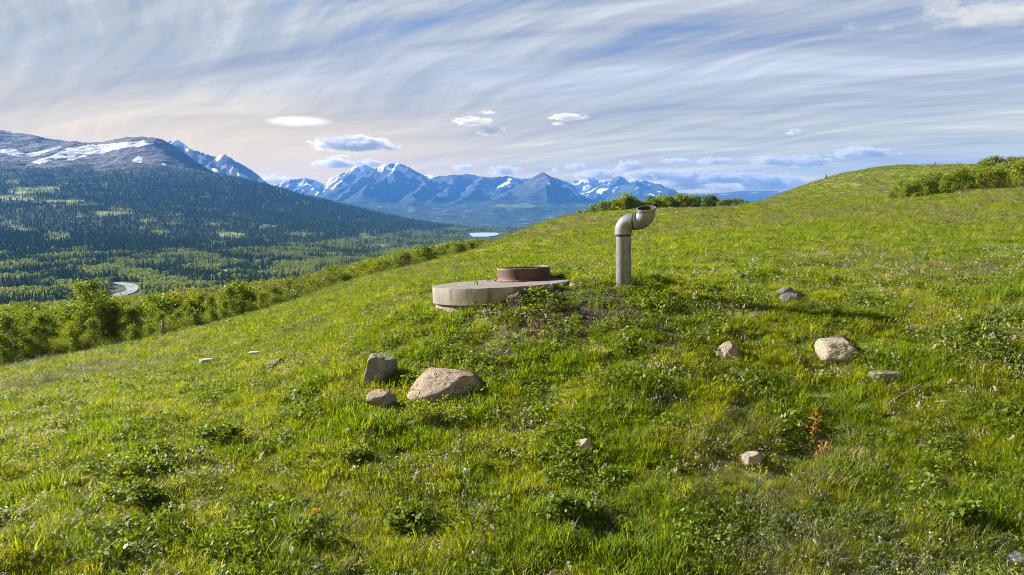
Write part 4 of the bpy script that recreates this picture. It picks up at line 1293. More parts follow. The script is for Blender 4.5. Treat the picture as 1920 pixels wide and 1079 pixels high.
def conifer_mesh(seed, H=18.0, R=2.3, tiers=9, seg=9):
    rg = np.random.default_rng(seed); L = Leafy()
    L.stalk([(0, 0, -1.0), (0, 0, H * 0.5), (0, 0, H)], [0.25, 0.15, 0.02], 0.1, k=4)
    for i in range(tiers):
        f = i / tiers; z = H * (0.06 + 0.92 * f); r = R * (1 - f) ** 0.85 * rg.uniform(0.8, 1.15) + 0.12
        dz = H / tiers * 1.5
        k = max(5, int(seg * (1 - 0.5 * f)))
        a0 = rg.uniform(0, 6.28); Q = []; v = []
        for j in range(k):
            a = a0 + 2 * math.pi * j / k + rg.normal(0, .12); w = math.pi / k * 1.25; rr = r * rg.uniform(0.65, 1.2)
            top = np.array([0, 0, z + dz]); tip = np.array([rr * math.cos(a), rr * math.sin(a), z + rg.normal(0, .12) - 0.10 * rr])
            l = np.array([0.62 * rr * math.cos(a - w), 0.62 * rr * math.sin(a - w), z + 0.34 * dz]); g = np.array([0.62 * rr * math.cos(a + w), 0.62 * rr * math.sin(a + w), z + 0.34 * dz])
            Q.append([top, l, tip, g]); v.append(rg.uniform(0, 1))
        L.quads(Q, np.array(v))
    return L.mesh("conifer", M_NEEDLE)

def tree_proto(*meshes):
    return meshes
def plant(name, parts, loc, rz, sc, label, cat, group, names=('trunk', 'crown'), tilt=(0, 0), scz=None):
    """a thing standing at loc with copies of the given part meshes"""
    r = empty(name, loc, label, cat, group)
    r.rotation_euler = (tilt[0], tilt[1], rz); r.scale = (sc, sc, scz or sc)
    for nm, me in zip(names, parts):
        o = bpy.data.objects.new(nm, me); COL.objects.link(o); o.parent = r
    return r
def plant1(name, me, loc, rz, sc, label, cat, group, scz=None):
    o = bpy.data.objects.new(name, me); COL.objects.link(o)
    o.location = loc; o.rotation_euler = (0, 0, rz); o.scale = (sc, sc, scz or sc)
    o['label'] = label; o['category'] = cat; o['group'] = group
    return o

_ys = np.geomspace(4, 1500, 260)
def brow(u):
    """steepest sight line grazing the hill, as a running maximum of Z/Y along a column"""
    e = hill_z(u * _ys, _ys) / _ys
    return e, np.maximum.accumulate(e)
def sil(u, ymax=330):
    Y = float(brow_dist(u)); return Y, float(hill_z(u * Y, Y)) / Y
def seen(X, Y, Ztop, margin=0.0):
    k = _ys < Y * 0.98
    e = hill_z(X / Y * _ys[k], _ys[k]) / _ys[k]
    return Ztop / Y > e.max() + margin
def elev(row):
    return float(ray(CX, row)[1])

rg = np.random.default_rng(77)
ASPEN = [tree_meshes(300 + i, H=5.0, base=0.34, rad_=0.85, limbs=26, per=95, leaf=0.125, clump=0.27, trunk_r=0.055) for i in range(4)]
TALL = [tree_meshes(310 + i, H=6.0, base=0.34, rad_=1.05, limbs=24, per=95, leaf=0.125, clump=0.26, trunk_r=0.065) for i in range(2)]
SHRUB = [tree_meshes(320 + i, H=3.2, base=0.08, rad_=1.1, limbs=30, per=85, leaf=0.125, clump=0.30, trunk_r=0.035, stems=4) for i in range(3)]

# -- the row of young aspens along the lower edge of the grass slope
G_EDGE = "young aspens along the lower edge of the grass slope"
G_UNDER = "leafy shrubs filling in under the young aspens"
L_EDGE = "bright green young aspen with thin dark trunk, along the brow at lower left"
L_UNDER = "low leafy shrub between the aspen trunks below the grass slope, lower left"
tops = [(-60, 590), (0, 588), (60, 592), (100, 584), (130, 568), (165, 548), (200, 556), (230, 572), (270, 580), (310, 578), (345, 580), (380, 556), (420, 536), (460, 548), (510, 536), (560, 532), (620, 520)]
def top_row(px):
    return float(np.interp(px, [a for a, c in tops], [c for a, c in tops]))
for px, toprow, dY, lab, tm in ((158, 533, 6, "tall thin aspen rising above the others at lower left, with a forked twin beside it", TALL[0]),
                                (186, 527, 7, "tallest slender aspen of the lower left, right twin of the tall pair", TALL[1])):
    u = float(ray(px, 600)[0]); Y0, _ = sil(u); Y = Y0 + dY; P = on_hill(u * Y, Y)
    H = elev(toprow) * Y - P.z
    plant("aspen_tree", tm, P, rg.uniform(0, 6), H / 6.0, lab, "tree", G_EDGE)
n = 0
for i, px in enumerate(np.concatenate([np.linspace(-55, 600, 40), np.linspace(-45, 560, 30)])):
    u = float(ray(px + rg.uniform(-7, 7), 600)[0]); Y0, _ = sil(u)
    back = i >= 40
    Y = Y0 + (rg.uniform(11, 30) if back else rg.uniform(2.5, 9))
    P = on_hill(u * Y, Y)
    H = (elev(top_row(px) + (rg.uniform(-8, 26) if back else rg.uniform(-4, 46))) * Y - P.z)
    if H < 1.3 or px > 585: continue
    k = rg.integers(0, 4)
    plant("aspen_tree", ASPEN[k], P, rg.uniform(0, 6), H / 5.0 * 1.0, L_EDGE, "tree", G_EDGE, tilt=(rg.normal(0, .04), rg.normal(0, .05)))
for px in np.linspace(-50, 640, 34):
    u = float(ray(px + rg.uniform(-8, 8), 600)[0]); Y0, _ = sil(u); Y = Y0 + rg.uniform(1.0, 6.5)
    P = on_hill(u * Y, Y)
    H = (elev(np.interp(px, [0, 200, 400, 600], [668, 638, 592, 536]) + rg.uniform(-12, 14)) * Y - P.z)
    if H < 0.8: continue
    plant("aspen_shrub", SHRUB[rg.integers(0, 3)], P, rg.uniform(0, 6), max(H / 3.2, 0.45), L_UNDER, "shrub", G_UNDER, names=('stems', 'foliage'))
# dead snag between them
u = float(ray(306, 620)[0]); Y0, _ = sil(u); Y = Y0 + 1.0; P = on_hill(u * Y, Y)
L = Leafy(); hs = (elev(600) * Y - P.z)
L.stalk([(0, 0, -0.3), (0.02, 0, hs * 0.5), (-0.02, 0.02, hs * 0.93), (0.0, 0, hs)], [0.13, 0.11, 0.09, 0.03], 0.5, k=8)
L.stalk([(0, 0, hs * 0.7), (0.25, 0, hs * 0.85)], [0.03, 0.01], 0.5, k=5)
sn = add_obj("tree_snag", L.mesh("tree_snag", M_SNAG), loc=P, label="grey broken dead trunk standing among the green shrubs, lower left", category="tree")

# -- thicket on the slope beyond, running up to the lake
MID = [tree_meshes(340 + i, H=6.0, base=0.10, rad_=2.3, limbs=26, per=24, leaf=0.55, clump=0.62, trunk_r=0.08, mat=M_THICK) for i in range(4)]
G_THICK = "rounded aspens in the thicket on the slope beyond the brow"
L_THICK = "rounded bright green aspen in the thicket between the grass slope and the valley"
NMID = [tree_meshes(345 + i, H=6.0, base=0.08, rad_=2.3, limbs=44, per=60, leaf=0.24, clump=0.50, trunk_r=0.08, mat=(M_THICK, M_ASPEN, M_THICK, M_OLIVE)[i], stems=(1, 3, 2, 2)[i]) for i in range(4)]
def room(X, Y, Z):
    """height a tree can have there before it shows above the canopy line"""
    px = CX + X / Y * 0.994 * FPX
    return (400 - np.interp(px, CAN_X, CAN_Y)) / FPX * Y - Z
def thicket_ok(X, Y):
    u = X / Y
    px = CX + u * FPX
    return fbm(X / 26, Y / 45, 3, 91) > -0.22
cnt = 0; tries = 0
while cnt < 150 and tries < 4000:
    tries += 1
    u = rg.uniform(-0.78, -0.05); Y = math.exp(rg.uniform(math.log(70), math.log(420)))
    Y0, _ = sil(u)
    if Y < Y0 * 1.12 + 6: continue
    X = u * Y
    if not thicket_ok(X, Y): continue
    P = on_hill(X, Y); H = rg.uniform(2.6, 7.0)
    H = min(H, float(room(X, Y, P.z)) * rg.uniform(0.4, 1.0))
    if H < 1.6: continue
    if not seen(X, Y, P.z + H * 0.75, 0.0): continue
    plant("thicket_aspen", NMID[rg.integers(0, 4)] if Y < 220 else MID[rg.integers(0, 4)], P, rg.uniform(0, 6), H / 6.0, L_THICK, "tree", G_THICK); cnt += 1
N_ = 15000
Y = np.exp(rg.uniform(math.log(70), math.log(1150), N_ * 2)); u = rg.uniform(-0.85, 0.03, N_ * 2); X = u * Y
keep = (rg.uniform(size=len(Y)) < (Y / 1150) ** 0.9 + 0.05) & thicket_ok(X, Y)
ub = np.linspace(-0.9, 0.1, 60); yb = np.interp(u, ub, [sil(q)[0] for q in ub])
keep &= Y > yb * 1.12 + 6
X, Y = X[keep], Y[keep]
Z = hill_z(X, Y)
s = np.minimum(rg.uniform(0.4, 1.3, len(X)), room(X, Y, Z) / 6.0 * rg.uniform(0.45, 1.0, len(X)))
keep = s > 0.25
X, Y, Z, s = X[keep], Y[keep], Z[keep], s[keep]
P = np.stack([X, Y, Z], -1)
scatter("aspen_thicket", P, np.stack([0 * X, 0 * X, rg.uniform(0, 6.28, len(X))], -1), np.stack([s, s, s * rg.uniform(.8, 1.1, len(X))], -1), np.where(Y < 260, 4 + rg.integers(0, 4, len(X)), rg.integers(0, 4, len(X))),
        proto_collection("thicket_canopy", [c for _, c in MID + NMID]))

# -- clumps behind the crest and on the right
def clump(rows, n, depth, protos_, H0, label, group, name, jitter=6, grow=1.0, base_Y=None):
    """rows: (px, top row); trees standing behind the crest so that their tops follow the rows"""
    for px in np.linspace(rows[0][0], rows[-1][0], n):
        px = px + rg.uniform(-jitter, jitter)
        tr = float(np.interp(px, [a for a, c in rows], [c for a, c in rows])) + rg.uniform(-1.5, 5) * grow
        u = float(ray(px, 390)[0])
        Y = (base_Y(px) if base_Y else sil(u, 300)[0]) + rg.uniform(*depth)
        Pp = on_hill(u * Y, Y); H = elev(tr) * Y - Pp.z
        if H < 0.8: continue
        plant(name, protos_[rg.integers(0, len(protos_))], Pp, rg.uniform(0, 6), H / H0 * rg.uniform(.95, 1.05), label, "tree", group, scz=H / H0, tilt=(0, rad(4) if 'wind' in label else 0))
clump([(1056, 408), (1090, 395), (1120, 385), (1150, 376), (1175, 369.5), (1198, 376)], 30, (6, 30), MID, 6.0,
      "dark green aspen in the grove on the crest just left of the pipe's mouth", "aspens in the grove behind the pipe", "crest_aspen")
clump([(1205, 378), (1225, 371), (1260, 370), (1300, 370), (1335, 369), (1352, 378)], 30, (5, 24), MID, 6.0,
      "dark green aspen in the grove on the crest right of the pipe's mouth", "aspens in the grove right of the pipe", "crest_aspen")
clump([(1355, 376), (1380, 373), (1405, 378)], 10, (4, 18), MID, 6.0,
      "small aspen at the thin right end of the crest grove", "aspens at the right end of the crest grove", "crest_aspen", grow=.5)
NEARG = [tree_meshes(350 + i, H=5.0, base=0.05, rad_=1.5, limbs=30, per=40, leaf=0.30, clump=0.40, trunk_r=0.05, mat=M_THICK, lean=0.06, stems=2) for i in range(3)]
OLV = [tree_meshes(360 + i, H=5.0, base=0.10, rad_=1.3, limbs=22, per=26, leaf=0.32, clump=0.36, trunk_r=0.06, mat=M_OLIVE, lean=0.10) for i in range(2)]
line = lambda px: float(np.interp(px, [1660, 1700, 1780, 1850, 1920, 2000], [100, 104, 105, 107, 110, 112]))
clump([(1668, 362), (1690, 345), (1712, 334), (1750, 326), (1780, 320), (1840, 311), (1885, 306), (1925, 303), (1960, 300)], 40, (0, 16), NEARG, 5.0,
      "windblown bright green shrubby aspen in the grove on the right hillside", "aspens in the grove on the right hillside", "hillside_aspen", base_Y=line, grow=2.2)
clump([(1660, 370), (1700, 352), (1760, 340), (1850, 330), (1930, 322)], 16, (-3, 2), NEARG, 5.0,
      "low outer aspen at the front edge of the right hillside grove", "low aspens in front of the right hillside grove", "hillside_aspen", base_Y=line, grow=3)
clump([(1832, 301), (1850, 295), (1885, 292), (1925, 291), (1960, 290)], 14, (20, 55), OLV, 5.0,
      "olive grey tree on the hilltop behind the right hillside grove, against the sky", "olive trees on the hilltop at the right", "hilltop_tree", base_Y=lambda px: 150.0, grow=.8)
clump([(1785, 309.3), (1800, 308.5), (1825, 309.5)], 7, (-4, 6), OLV, 5.0, "tiny bush on the hilltop skyline left of the olive trees", "tiny bushes on the hilltop skyline", "hilltop_bush", base_Y=lambda px: 292.0, grow=.2)
for px, row, lab in ((1549, 326, "lone dark little conifer on the left shoulder of the hill, against the sky"), (1753.5, 303.5, "lone dark little conifer on the top of the hill, against the sky")):
    u = float(ray(px, row)[0]); Y = sil(u, 330)[0]; Pp = on_hill(u * Y, Y); H = elev(row) * Y - Pp.z + 0.3
    o = plant1("conifer", conifer_mesh(400 + int(px), 18, 4.2, 8, 8), Pp, 0, H / 18.0, lab, "tree", "lone conifers on the hill")

# -- forest of the valley and the slope
CONI = [conifer_mesh(410 + i) for i in range(4)]
COTT = [tree_meshes(420 + i, H=13.0, base=0.08, rad_=4.2, limbs=18, per=16, leaf=1.5, clump=1.3, trunk_r=0.25, mat=M_COTT)[1] for i in range(3)]
RB = [(205, 262, 528, 560, 22), (104, 162, 563, 578, 20), (416, 436, 504, 510, 7), (480, 499, 507, 511, 6)]
def off_river(PX, PY):
    k = np.ones(PX.shape, bool)
    for x0, x1, y0, y1, dy in RB:
        w = 4 * fbm(PX / 6, PY / 6, 2, 99)
        k &= ~((PX > x0 - 3 + w) & (PX < x1 + 3 + w) & (PY > y0) & (PY < y1 + dy + w))
    return k
def off_lake(PX, PY):
    return ~((PX > 872) & (PX < 950) & (PY > 434) & (PY < 456))
rg = np.random.default_rng(88)
def forest_points(n, y0, y1, u0, u1, pw):
    e = 2 - pw
    Y = (y0 ** e + rg.uniform(0, 1, n) * (y1 ** e - y0 ** e)) ** (1 / e)
    X = rg.uniform(u0, u1, n) * Y
    Z = valley_z(X, Y); PX, PY = to_px(X, Y, Z)
    a = val_attrs(X, Y, Z)
    return X, Y, Z, PX, PY, a
# individual trees one can tell apart round the river
X, Y, Z, PX, PY, a = forest_points(2600, 760, 1900, -0.74, -0.22, 1.5)
ok = off_river(PX, PY); nc = nb = 0
for i in np.where(ok)[0]:
    is_b = fbm(X[i] / 130, Y[i] / 130, 3, 95) + rg.normal(0, .12) > 0.05
    if (is_b and nb >= 90) or (not is_b and nc >= 130): continue
    h = rg.uniform(11, 20)
    if not seen(X[i], Y[i], Z[i] + h * 0.6, 0.004): continue
    if is_b:
        plant1("cottonwood_tree", COTT[rg.integers(0, 3)], (X[i], Y[i], Z[i] - .5), rg.uniform(0, 6), rg.uniform(0.6, 1.25), "rounded light green tree on the river flats in the valley, left", "tree", "light green trees on the river flats"); nb += 1
    else:
        plant1("conifer", CONI[rg.integers(0, 4)], (X[i], Y[i], Z[i] - .5), rg.uniform(0, 6), h / 18, "dark pointed conifer on the river flats in the valley, left", "tree", "dark conifers on the river flats"); nc += 1
# the rest of the wood, uncountable
def wood(name, n, y0, y1, u0, u1, pw):
    X, Y, Z, PX, PY, a = forest_points(n, y0, y1, u0, u1, pw)
    pat = fbm(X / 130, Y / 130, 3, 95)
    flats = 1 - sstep(Z, -124, -95)
    bl = (flats * (pat + rg.normal(0, .12, n) > -0.06)) > 0.5
    md = a['meadow'] > 0.35
    bl = bl | (md & (rg.uniform(size=n) < 0.8)) | (rg.uniform(size=n) < 0.03)
    keep = off_river(PX, PY) & off_lake(PX, PY) & (rg.uniform(size=n) < a['wood'] * 0.98 + 0.0)
    keep &= ~(md & (rg.uniform(size=n) < 0.86))
    keep &= fbm(X / 60, Y / 60, 2, 97) > -0.75
    X, Y, Z, bl = X[keep], Y[keep], Z[keep], bl[keep]
    alt = sstep(Z, 100, 420)
    s = rg.uniform(0.55, 1.15, len(X)) * (1 - 0.5 * alt) * (1 + 0.55 * sstep(Y, 2600, 4600))
    s = np.where(bl, s * 0.72, s)
    idx = np.where(bl, 4 + rg.integers(0, 3, len(X)), rg.integers(0, 4, len(X)))
    scatter(name, np.stack([X, Y, Z - 0.6], -1), np.stack([0 * X, 0 * X, rg.uniform(0, 6.28, len(X))], -1), np.stack([s, s, s * rg.uniform(.85, 1.15, len(X))], -1), idx, C_WOOD)
C_WOOD = proto_collection("wood_tree", CONI + COTT)
wood("valley_wood", 42000, 760, 2300, -0.86, 0.02, 0.9)
wood("slope_forest", 75000, 1800, 5400, -0.86, 0.12, 1.0)

# ------------------------------------------------------------------ single plants one can point at
def bush_meshes(seed, w, h, n, leaf, mat):
    rg = np.random.default_rng(seed); S, C = Leafy(), Leafy()
    k = max(7, n // 90)
    for i in range(k):
        az = rg.uniform(0, 6.283); r = w * 0.46 * math.sqrt(rg.uniform(0.02, 1)); hh = h * rg.uniform(0.55, 1.0) * (1 - 0.45 * (r / (w * .5)) ** 2)
        tip = np.array([r * math.cos(az), r * 0.8 * math.sin(az), hh]); mid = tip * np.array([.45, .45, .6])
        S.stalk([(0.12 * tip[0], 0.12 * tip[1], -0.03), mid, tip], [0.006, 0.005, 0.002], rg.uniform(0, 1), k=4)
        m_ = n // k
        f = rg.uniform(0.25, 1.05, m_)[:, None]
        c = mid * (1 - f) * 1.2 + tip * f + rg.normal(size=(m_, 3)) * 0.16 * h * np.array([1, 1, .7])
        c[:, 2] = np.maximum(c[:, 2], 0.015)
        C.leaves(c, leaf * rg.uniform(.6, 1.4, m_), np.clip(.4 * rg.uniform() + .6 * rg.uniform(0, 1, m_), 0, 1), rg, upright=0.7, aspect=0.62)
    return S.mesh("stems", M_DEAD), C.mesh("foliage", mat)
M_ROSE = mat_leaf("rose_leaf", [(0.0, (0.05, 0.09, 0.008)), (0.5, (0.115, 0.17, 0.012)), (1.0, (0.20, 0.23, 0.02))], 0.55)
M_DEEP = mat_leaf("deep_green_leaf", [(0.0, (0.04, 0.075, 0.008)), (0.6, (0.09, 0.145, 0.012)), (1.0, (0.17, 0.21, 0.02))], 0.5)
BUSHES = [
 # px, foot row, width, height, material, label
 (812, 796, 125, 74, M_ROSE, "leafy green rose bush in front of the big tan boulder"),
 (665, 872, 70, 56, M_DEEP, "small dark green bush just below the small tan stone, left of centre"),
 (415, 838, 95, 56, M_DEEP, "dense dark green bush on the left slope below the white stones"),
 (255, 900, 130, 62, M_ROSE, "broad leafy bush on the left slope with bluish flowers beside it"),
 (250, 948, 120, 60, M_DEEP, "dark bush with a shaded hollow under it, lower left"),
 (1065, 985, 120, 78, M_DEEP, "dark green bush with a deep shadow at the bottom centre"),
 (592, 1028, 95, 58, M_DEEP, "dark bush with orange leaves at its top, lower left of centre"),
 (760, 985, 110, 40, M_ROSE, "low leafy bush in the front grass, left of the shaded bush"),
 (1800, 985, 110, 60, M_DEEP, "dark bush over a hollow at the bottom right"),
 (700, 690, 60, 30, M_ROSE, "low leafy bush behind the banded grey slab stone"),
 (1010, 556, 60, 22, M_DEEP, "low green bush against the right front of the concrete lid"),
 (905, 572, 70, 24, M_DEEP, "low green bush against the front of the concrete lid, left of the brownish stone"),
]
for i, (px, py, w, h, mt, lab) in enumerate(BUSHES):
    P = hit(px, py); s = P.y / FPX
    W_, H_ = w * s, h * s * 0.8
    me = bush_meshes(500 + i, W_, H_, int(350 + 1000 * min(W_, 1.0)), 0.030 + 0.01 * (i % 3), mt)
    plant("leafy_bush", me, P, rg.uniform(-.4, .4), 1.0, lab, "bush", "leafy bushes in the grass", names=('stems', 'foliage'))

def sprig(seed, h, leaf, n, mat, lean):
    rg = np.random.default_rng(seed); S, C = Leafy(), Leafy()
    pts = [(0, 0, -.02), (lean * .3, 0.01, h * .5), (lean, 0, h)]
    S.stalk(pts, [0.004, 0.003, 0.0015], 0.3, k=5)
    f = rg.uniform(0.12, 1, n); c = np.stack([lean * f + rg.normal(0, .030, n), rg.normal(0, .028, n), h * f], -1)
    C.leaves(c, leaf * rg.uniform(.7, 1.3, n), rg.uniform(0, 1, n), rg, aspect=0.65)
    return S.mesh("stem", M_DEAD), C.mesh("leaves", mat)
for px, py, h, n_, lab in ((1523, 834, 72, 34, "upright seedling with orange leaves below the flat pinkish stone"),
                           (1535, 862, 36, 16, "short orange leaved seedling just in front of the taller orange one"),
                           (592, 978, 26, 22, "orange leaved sprig growing out of the dark bush, lower left of centre"),
                           (1322, 962, 22, 12, "tiny orange leaved sprig in the front grass right of centre")):
    P = hit(px, py); H_ = h * P.y / FPX
    plant("orange_seedling", sprig(int(px), H_, 0.036, n_, M_ORANGE, 0.03), P, 0, 1.0, lab, "seedling", "orange leaved seedlings", names=('stem', 'leaves'))

def umbel(seed, h):
    rg = np.random.default_rng(seed); S, C, B = Leafy(), Leafy(), Leafy()
    bx, by = rg.normal(0, .015, 2)
    S.stalk([(0, 0, -.02), (bx, by, h * .5), (bx * 1.6, by * 1.4, h * .92)], [0.0045, 0.004, 0.003], 0.9, k=5)
    top = np.array([bx * 1.6, by * 1.4, h * .92])
    for j in range(9):
        a = j * 0.7 + rg.uniform(0, .3); r = 0.030 * math.sqrt((j + .5) / 9)
        e = top + np.array([r * math.cos(a), r * math.sin(a), 0.028 - 6 * r * r])
        S.stalk([top, e], [0.0015, 0.001], 0.9, k=3)
        C.leaves(e + rg.normal(0, .005, (9, 3)), 0.011, rg.uniform(0, 1, 9), rg, aspect=.8, upright=1)
    for j in range(26):
        f = rg.uniform(.05, .62); a = rg.uniform(0, 6.28); r = rg.uniform(.02, .07)
        B.leaves(np.array([[bx * f + r * math.cos(a), by * f + r * math.sin(a), h * f + .01]]), 0.035, rg.uniform(0, 1), rg, aspect=.4)
    return S.mesh("stalk", M_GRASS), C.mesh("flower_head", M_YEL), B.mesh("leaves", M_ROSE)
UMB = [(403, 1032, 78), (416, 1028, 74), (186, 862, 40), (372, 905, 54), (484, 905, 44), (299, 806, 36), (364, 846, 36), (395, 790, 32), (418, 782, 30), (168, 935, 42), (231, 925, 36), (752, 745, 40), (700, 800, 38), (530, 760, 34), (1090, 862, 34), (1115, 880, 30)]
for i, (px, py, h) in enumerate(UMB):
    P = hit(px, py)
    lab = ("tallest yellow green umbel plant at lower left, left of its close twin" if i == 0 else "tall yellow green umbel plant at lower left, right of its close twin" if i == 1 else
           "yellow green umbel plant standing right behind the cream front stone" if i == 14 else "short umbel plant in front of the tilted cream stone" if i == 15 else
           "yellow green umbel plant beside the big tan boulder" if i in (11, 12) else "slender yellow green umbel plant standing in the grass on the left slope")
    plant("umbel_plant", umbel(600 + i, h * P.y / FPX), P, rg.uniform(0, 6), 1.0, lab, "wild plant", "yellow green umbel plants", names=('stalk', 'flower_head', 'leaves'))

# dead branches lying in the grass: photo points with height above the ground in pixels
def branch(paths, r, label, name="dead_branch", mat=M_SNAG):
    P0 = hit(*paths[0][0][:2]); s = P0.y / FPX
    L = Leafy()
    for k, path in enumerate(paths):
        pts = []
        for px, py, up_ in path:
            q = hit(px, py + up_); q.z += up_ * s + 0.012
            pts.append(np.array(q - P0))
        n_ = len(pts)
        L.stalk(pts, [r * (1.0 if k == 0 else .6) * (1 - 0.6 * i / (n_ - 1)) for i in range(n_)], 0.7, k=6)
    add_obj(name, L.mesh(name, mat), loc=P0, label=label, category="branch")
branch([[(1660, 768, 2), (1676, 750, 12), (1698, 738, 14), (1726, 721, 16)], [(1682, 737, 12), (1700, 740, 12), (1718, 745, 8)], [(1712, 730, 15), (1728, 732, 10)]], 0.011, "pale forked dead branch standing out of the grass at the right")
branch([[(1622, 727, 2), (1640, 721, 6), (1662, 715, 8)]], 0.008, "thin pale stick leaning on the flat lichen stone")
branch([[(1555, 790, 2), (1574, 768, 8), (1592, 748, 10)]], 0.007, "thin dark stick slanting up right of the flat pinkish stone")
branch([[(1728, 839, 4), (1748, 841, 6), (1768, 838, 4)]], 0.008, "short pale stick lying level in the grass at the right")
branch([[(1434, 1010, 2), (1441, 985, 14), (1452, 968, 18), (1470, 958, 14)]], 0.007, "pale bent dead stem in the front grass, right of centre")
branch([[(617, 641, 3), (628, 635, 4), (640, 629, 4)]], 0.030, "pale weathered stick like a bone on the left slope")
branch([[(516, 682, 6), (526, 676, 8), (537, 669, 8)]], 0.028, "pale stick lying on the jagged grey stone on the left slope")
branch([[(1585, 692, 2), (1595, 683, 4), (1606, 672, 6)]], 0.008, "pale dry stem leaning in front of the pale angular boulder")
branch([[(800, 905, 3), (830, 896, 6), (858, 893, 5)]], 0.006, "thin pale twig in the grass below the big boulder")

# ------------------------------------------------------------------ small clouds beyond the mountains
def mat_cloud(name, dens, soft):
    m = bpy.data.materials.new(name); m.use_nodes = True
    t = NT(m.node_tree); t.n.remove(t.n['Principled BSDF'])
    o = t.new('ShaderNodeTexCoord').outputs['Object']
    r = t.vmath('LENGTH', o)
    rnd = t.new('ShaderNodeObjectInfo').outputs['Random']
    off = t.new('ShaderNodeCombineXYZ'); t.set(off.inputs[0], t.math('MULTIPLY', rnd, 37.0)); t.set(off.inputs[1], t.math('MULTIPLY', rnd, 91.0))
    q = t.vmath('ADD', t.mapping(o, scale=(1.0, 1.0, 0.55)), off.outputs[0])
    n = t.noise(q, 2.6, 7, 0.66, 0.4)
    sep = t.new('ShaderNodeSeparateXYZ'); t.set(sep.inputs[0], o)
    flatb = t.smooth(sep.outputs[2], -0.55, -0.25)                          # flat, sharp base
    if soft: n = t.math('ADD', t.math('MULTIPLY', n, 0.10), 0.47); flatb = 1.0
    d = t.math('SUBTRACT', t.math('ADD', t.math('MULTIPLY', t.math('SUBTRACT', 1.0, r), 0.50), t.math('MULTIPLY', t.math('SUBTRACT', n, 0.5), 1.7)), 0.14)
    d = t.math('MULTIPLY', t.smooth(d, 0.0, 0.16 if not soft else 0.3), flatb)
    v = t.new('ShaderNodeVolumePrincipled'); v.inputs['Color'].default_value = (0.60, 0.605, 0.63, 1); v.inputs['Anisotropy'].default_value = 0.35
    t.set(v.inputs['Density'], t.math('MULTIPLY', d, dens))
    t.l.new(v.outputs[0], t.n['Material Output'].inputs['Volume'])
    return m
M_CUM = mat_cloud("cumulus_vapour", 0.0062, False)
M_LENT = mat_cloud("lens_vapour", 0.0009, True)
M_FAINT = mat_cloud("thin_vapour", 0.0004, False)
bm = bmesh.new(); bmesh.ops.create_icosphere(bm, subdivisions=3, radius=1.0)
ME_CLOUD = bpy.data.meshes.new("cloud"); bm.to_mesh(ME_CLOUD); bm.free()
ME_CLOUD.materials.append(M_CUM)
ME_FAINT = ME_CLOUD.copy(); ME_FAINT.materials.clear(); ME_FAINT.materials.append(M_FAINT)
ME_LENS = ME_CLOUD.copy(); ME_LENS.materials.clear(); ME_LENS.materials.append(M_LENT)
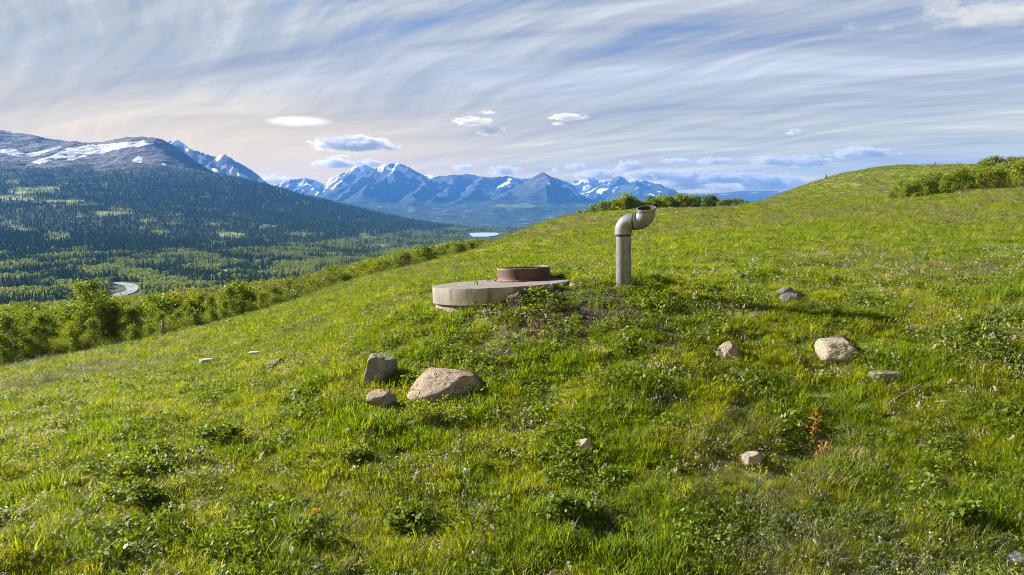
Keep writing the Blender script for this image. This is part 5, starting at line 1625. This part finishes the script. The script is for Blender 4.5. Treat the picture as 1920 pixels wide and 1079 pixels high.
CLOUDS = [
 # px, row, width, height, km, label
 (560, 228, 158, 20, 30, "smooth pale lens shaped cloud alone above the left mountains"),
 (664, 273, 150, 26, 30, "white cloud with a dark right end, below and right of the lens cloud"),
 (628, 309, 74, 18, 32, "dark centred cloud just above the snowy left peaks"),
 (688, 309, 60, 14, 33, "small white cloud touching the top of the main peak's left shoulder"),
 (888, 229, 72, 14, 30, "ragged white cloud strip above a small dark cloud, top centre"),
 (921, 246, 54, 19, 30, "small dark cloud with a white rim, under the ragged white strip"),
 (915, 212, 28, 6, 30, "tiny white cloud, highest of the central group"),
 (1066, 221, 66, 12, 31, "thin white cloud high between the pipe and the central cloud group"),
 (1046, 233, 24, 7, 31, "tiny white cloud just under the thin white one"),
 (1487, 249, 28, 11, 30, "tiny dark cloud alone high above the hill's left shoulder"),
 (1080, 315, 38, 12, 32, "small cloud over the saddle right of the pyramid peak"),
 (1041, 319, 14, 13, 32, "tiny round cloud right above the pyramid peak"),
 (1180, 314, 54, 20, 33, "round topped cloud above the mountains at the right"),
 (1268, 303, 56, 9, 34, "faint flat cloud right of the round topped one"),
 (1341, 304, 66, 13, 34, "flat pale cloud above the cloud bank, middle of three in a row"),
 (1444, 304, 64, 15, 34, "flat grey bottomed cloud above the hill's left foot"),
 (1506, 306, 94, 18, 34, "long flat cloud above the hill's left shoulder"),
 (1617, 290, 100, 18, 33, "long bright cloud with a tail over the hill"),
 (1225, 331, 100, 20, 36, "left billow of the low cloud bank above the far plateau"),
 (1300, 337, 120, 24, 37, "middle billow of the low cloud bank above the far plateau"),
 (1375, 336, 100, 20, 37, "right billow of the low cloud bank above the far plateau"),
 (1448, 346, 120, 28, 38, "bright billow low at the foot of the hill"),
 (1260, 351, 140, 15, 38, "lowest long billow resting on the far plateau"),
 (1380, 354, 130, 13, 39, "lowest right billow resting on the far plateau"),
 (870, 316, 40, 12, 32, "small cloud above the broad middle mountain"),
 (945, 322, 60, 18, 33, "cloud rising behind the saddle left of the pyramid peak"),
 (1120, 330, 80, 18, 34, "cloud behind the right hand snowy peaks"),
 (518, 340, 60, 16, 34, "grey cloud in the gap between the left mountain and the far range"),
 (640, 296, 30, 8, 33, "wisp of cloud between the lens cloud and the peaks"),
 (1768, 13, 72, 26, 30, "white puff at the top right edge of the sky"),
 (1595, 52, 28, 13, 30, "tiny white puff in the blue at the upper right"),
 (1660, 54, 26, 11, 30, "tiny faint puff right of another in the blue, upper right"),
 (1855, 30, 170, 26, 30, "broad white cloud at the top right corner"),
]
for px, row, w, h, km, lab in CLOUDS:
    Pc = Vector(at(px, row, km * 1000.0)); s = Pc.length / FPX
    lens = 'lens shaped' in lab
    o = bpy.data.objects.new("cloud", ME_LENS if lens else ME_FAINT if row < 60 else ME_CLOUD); COL.objects.link(o)
    o.location = Pc; g = 1.25 if not lens else 1.15
    o.scale = (w * s * 0.5 * g, w * s * 0.32 * g, h * s * 0.5 * g * (1.25 if not lens else 1.1))
    o['label'] = lab; o['category'] = "cloud"; o['group'] = "small clouds low in the sky"
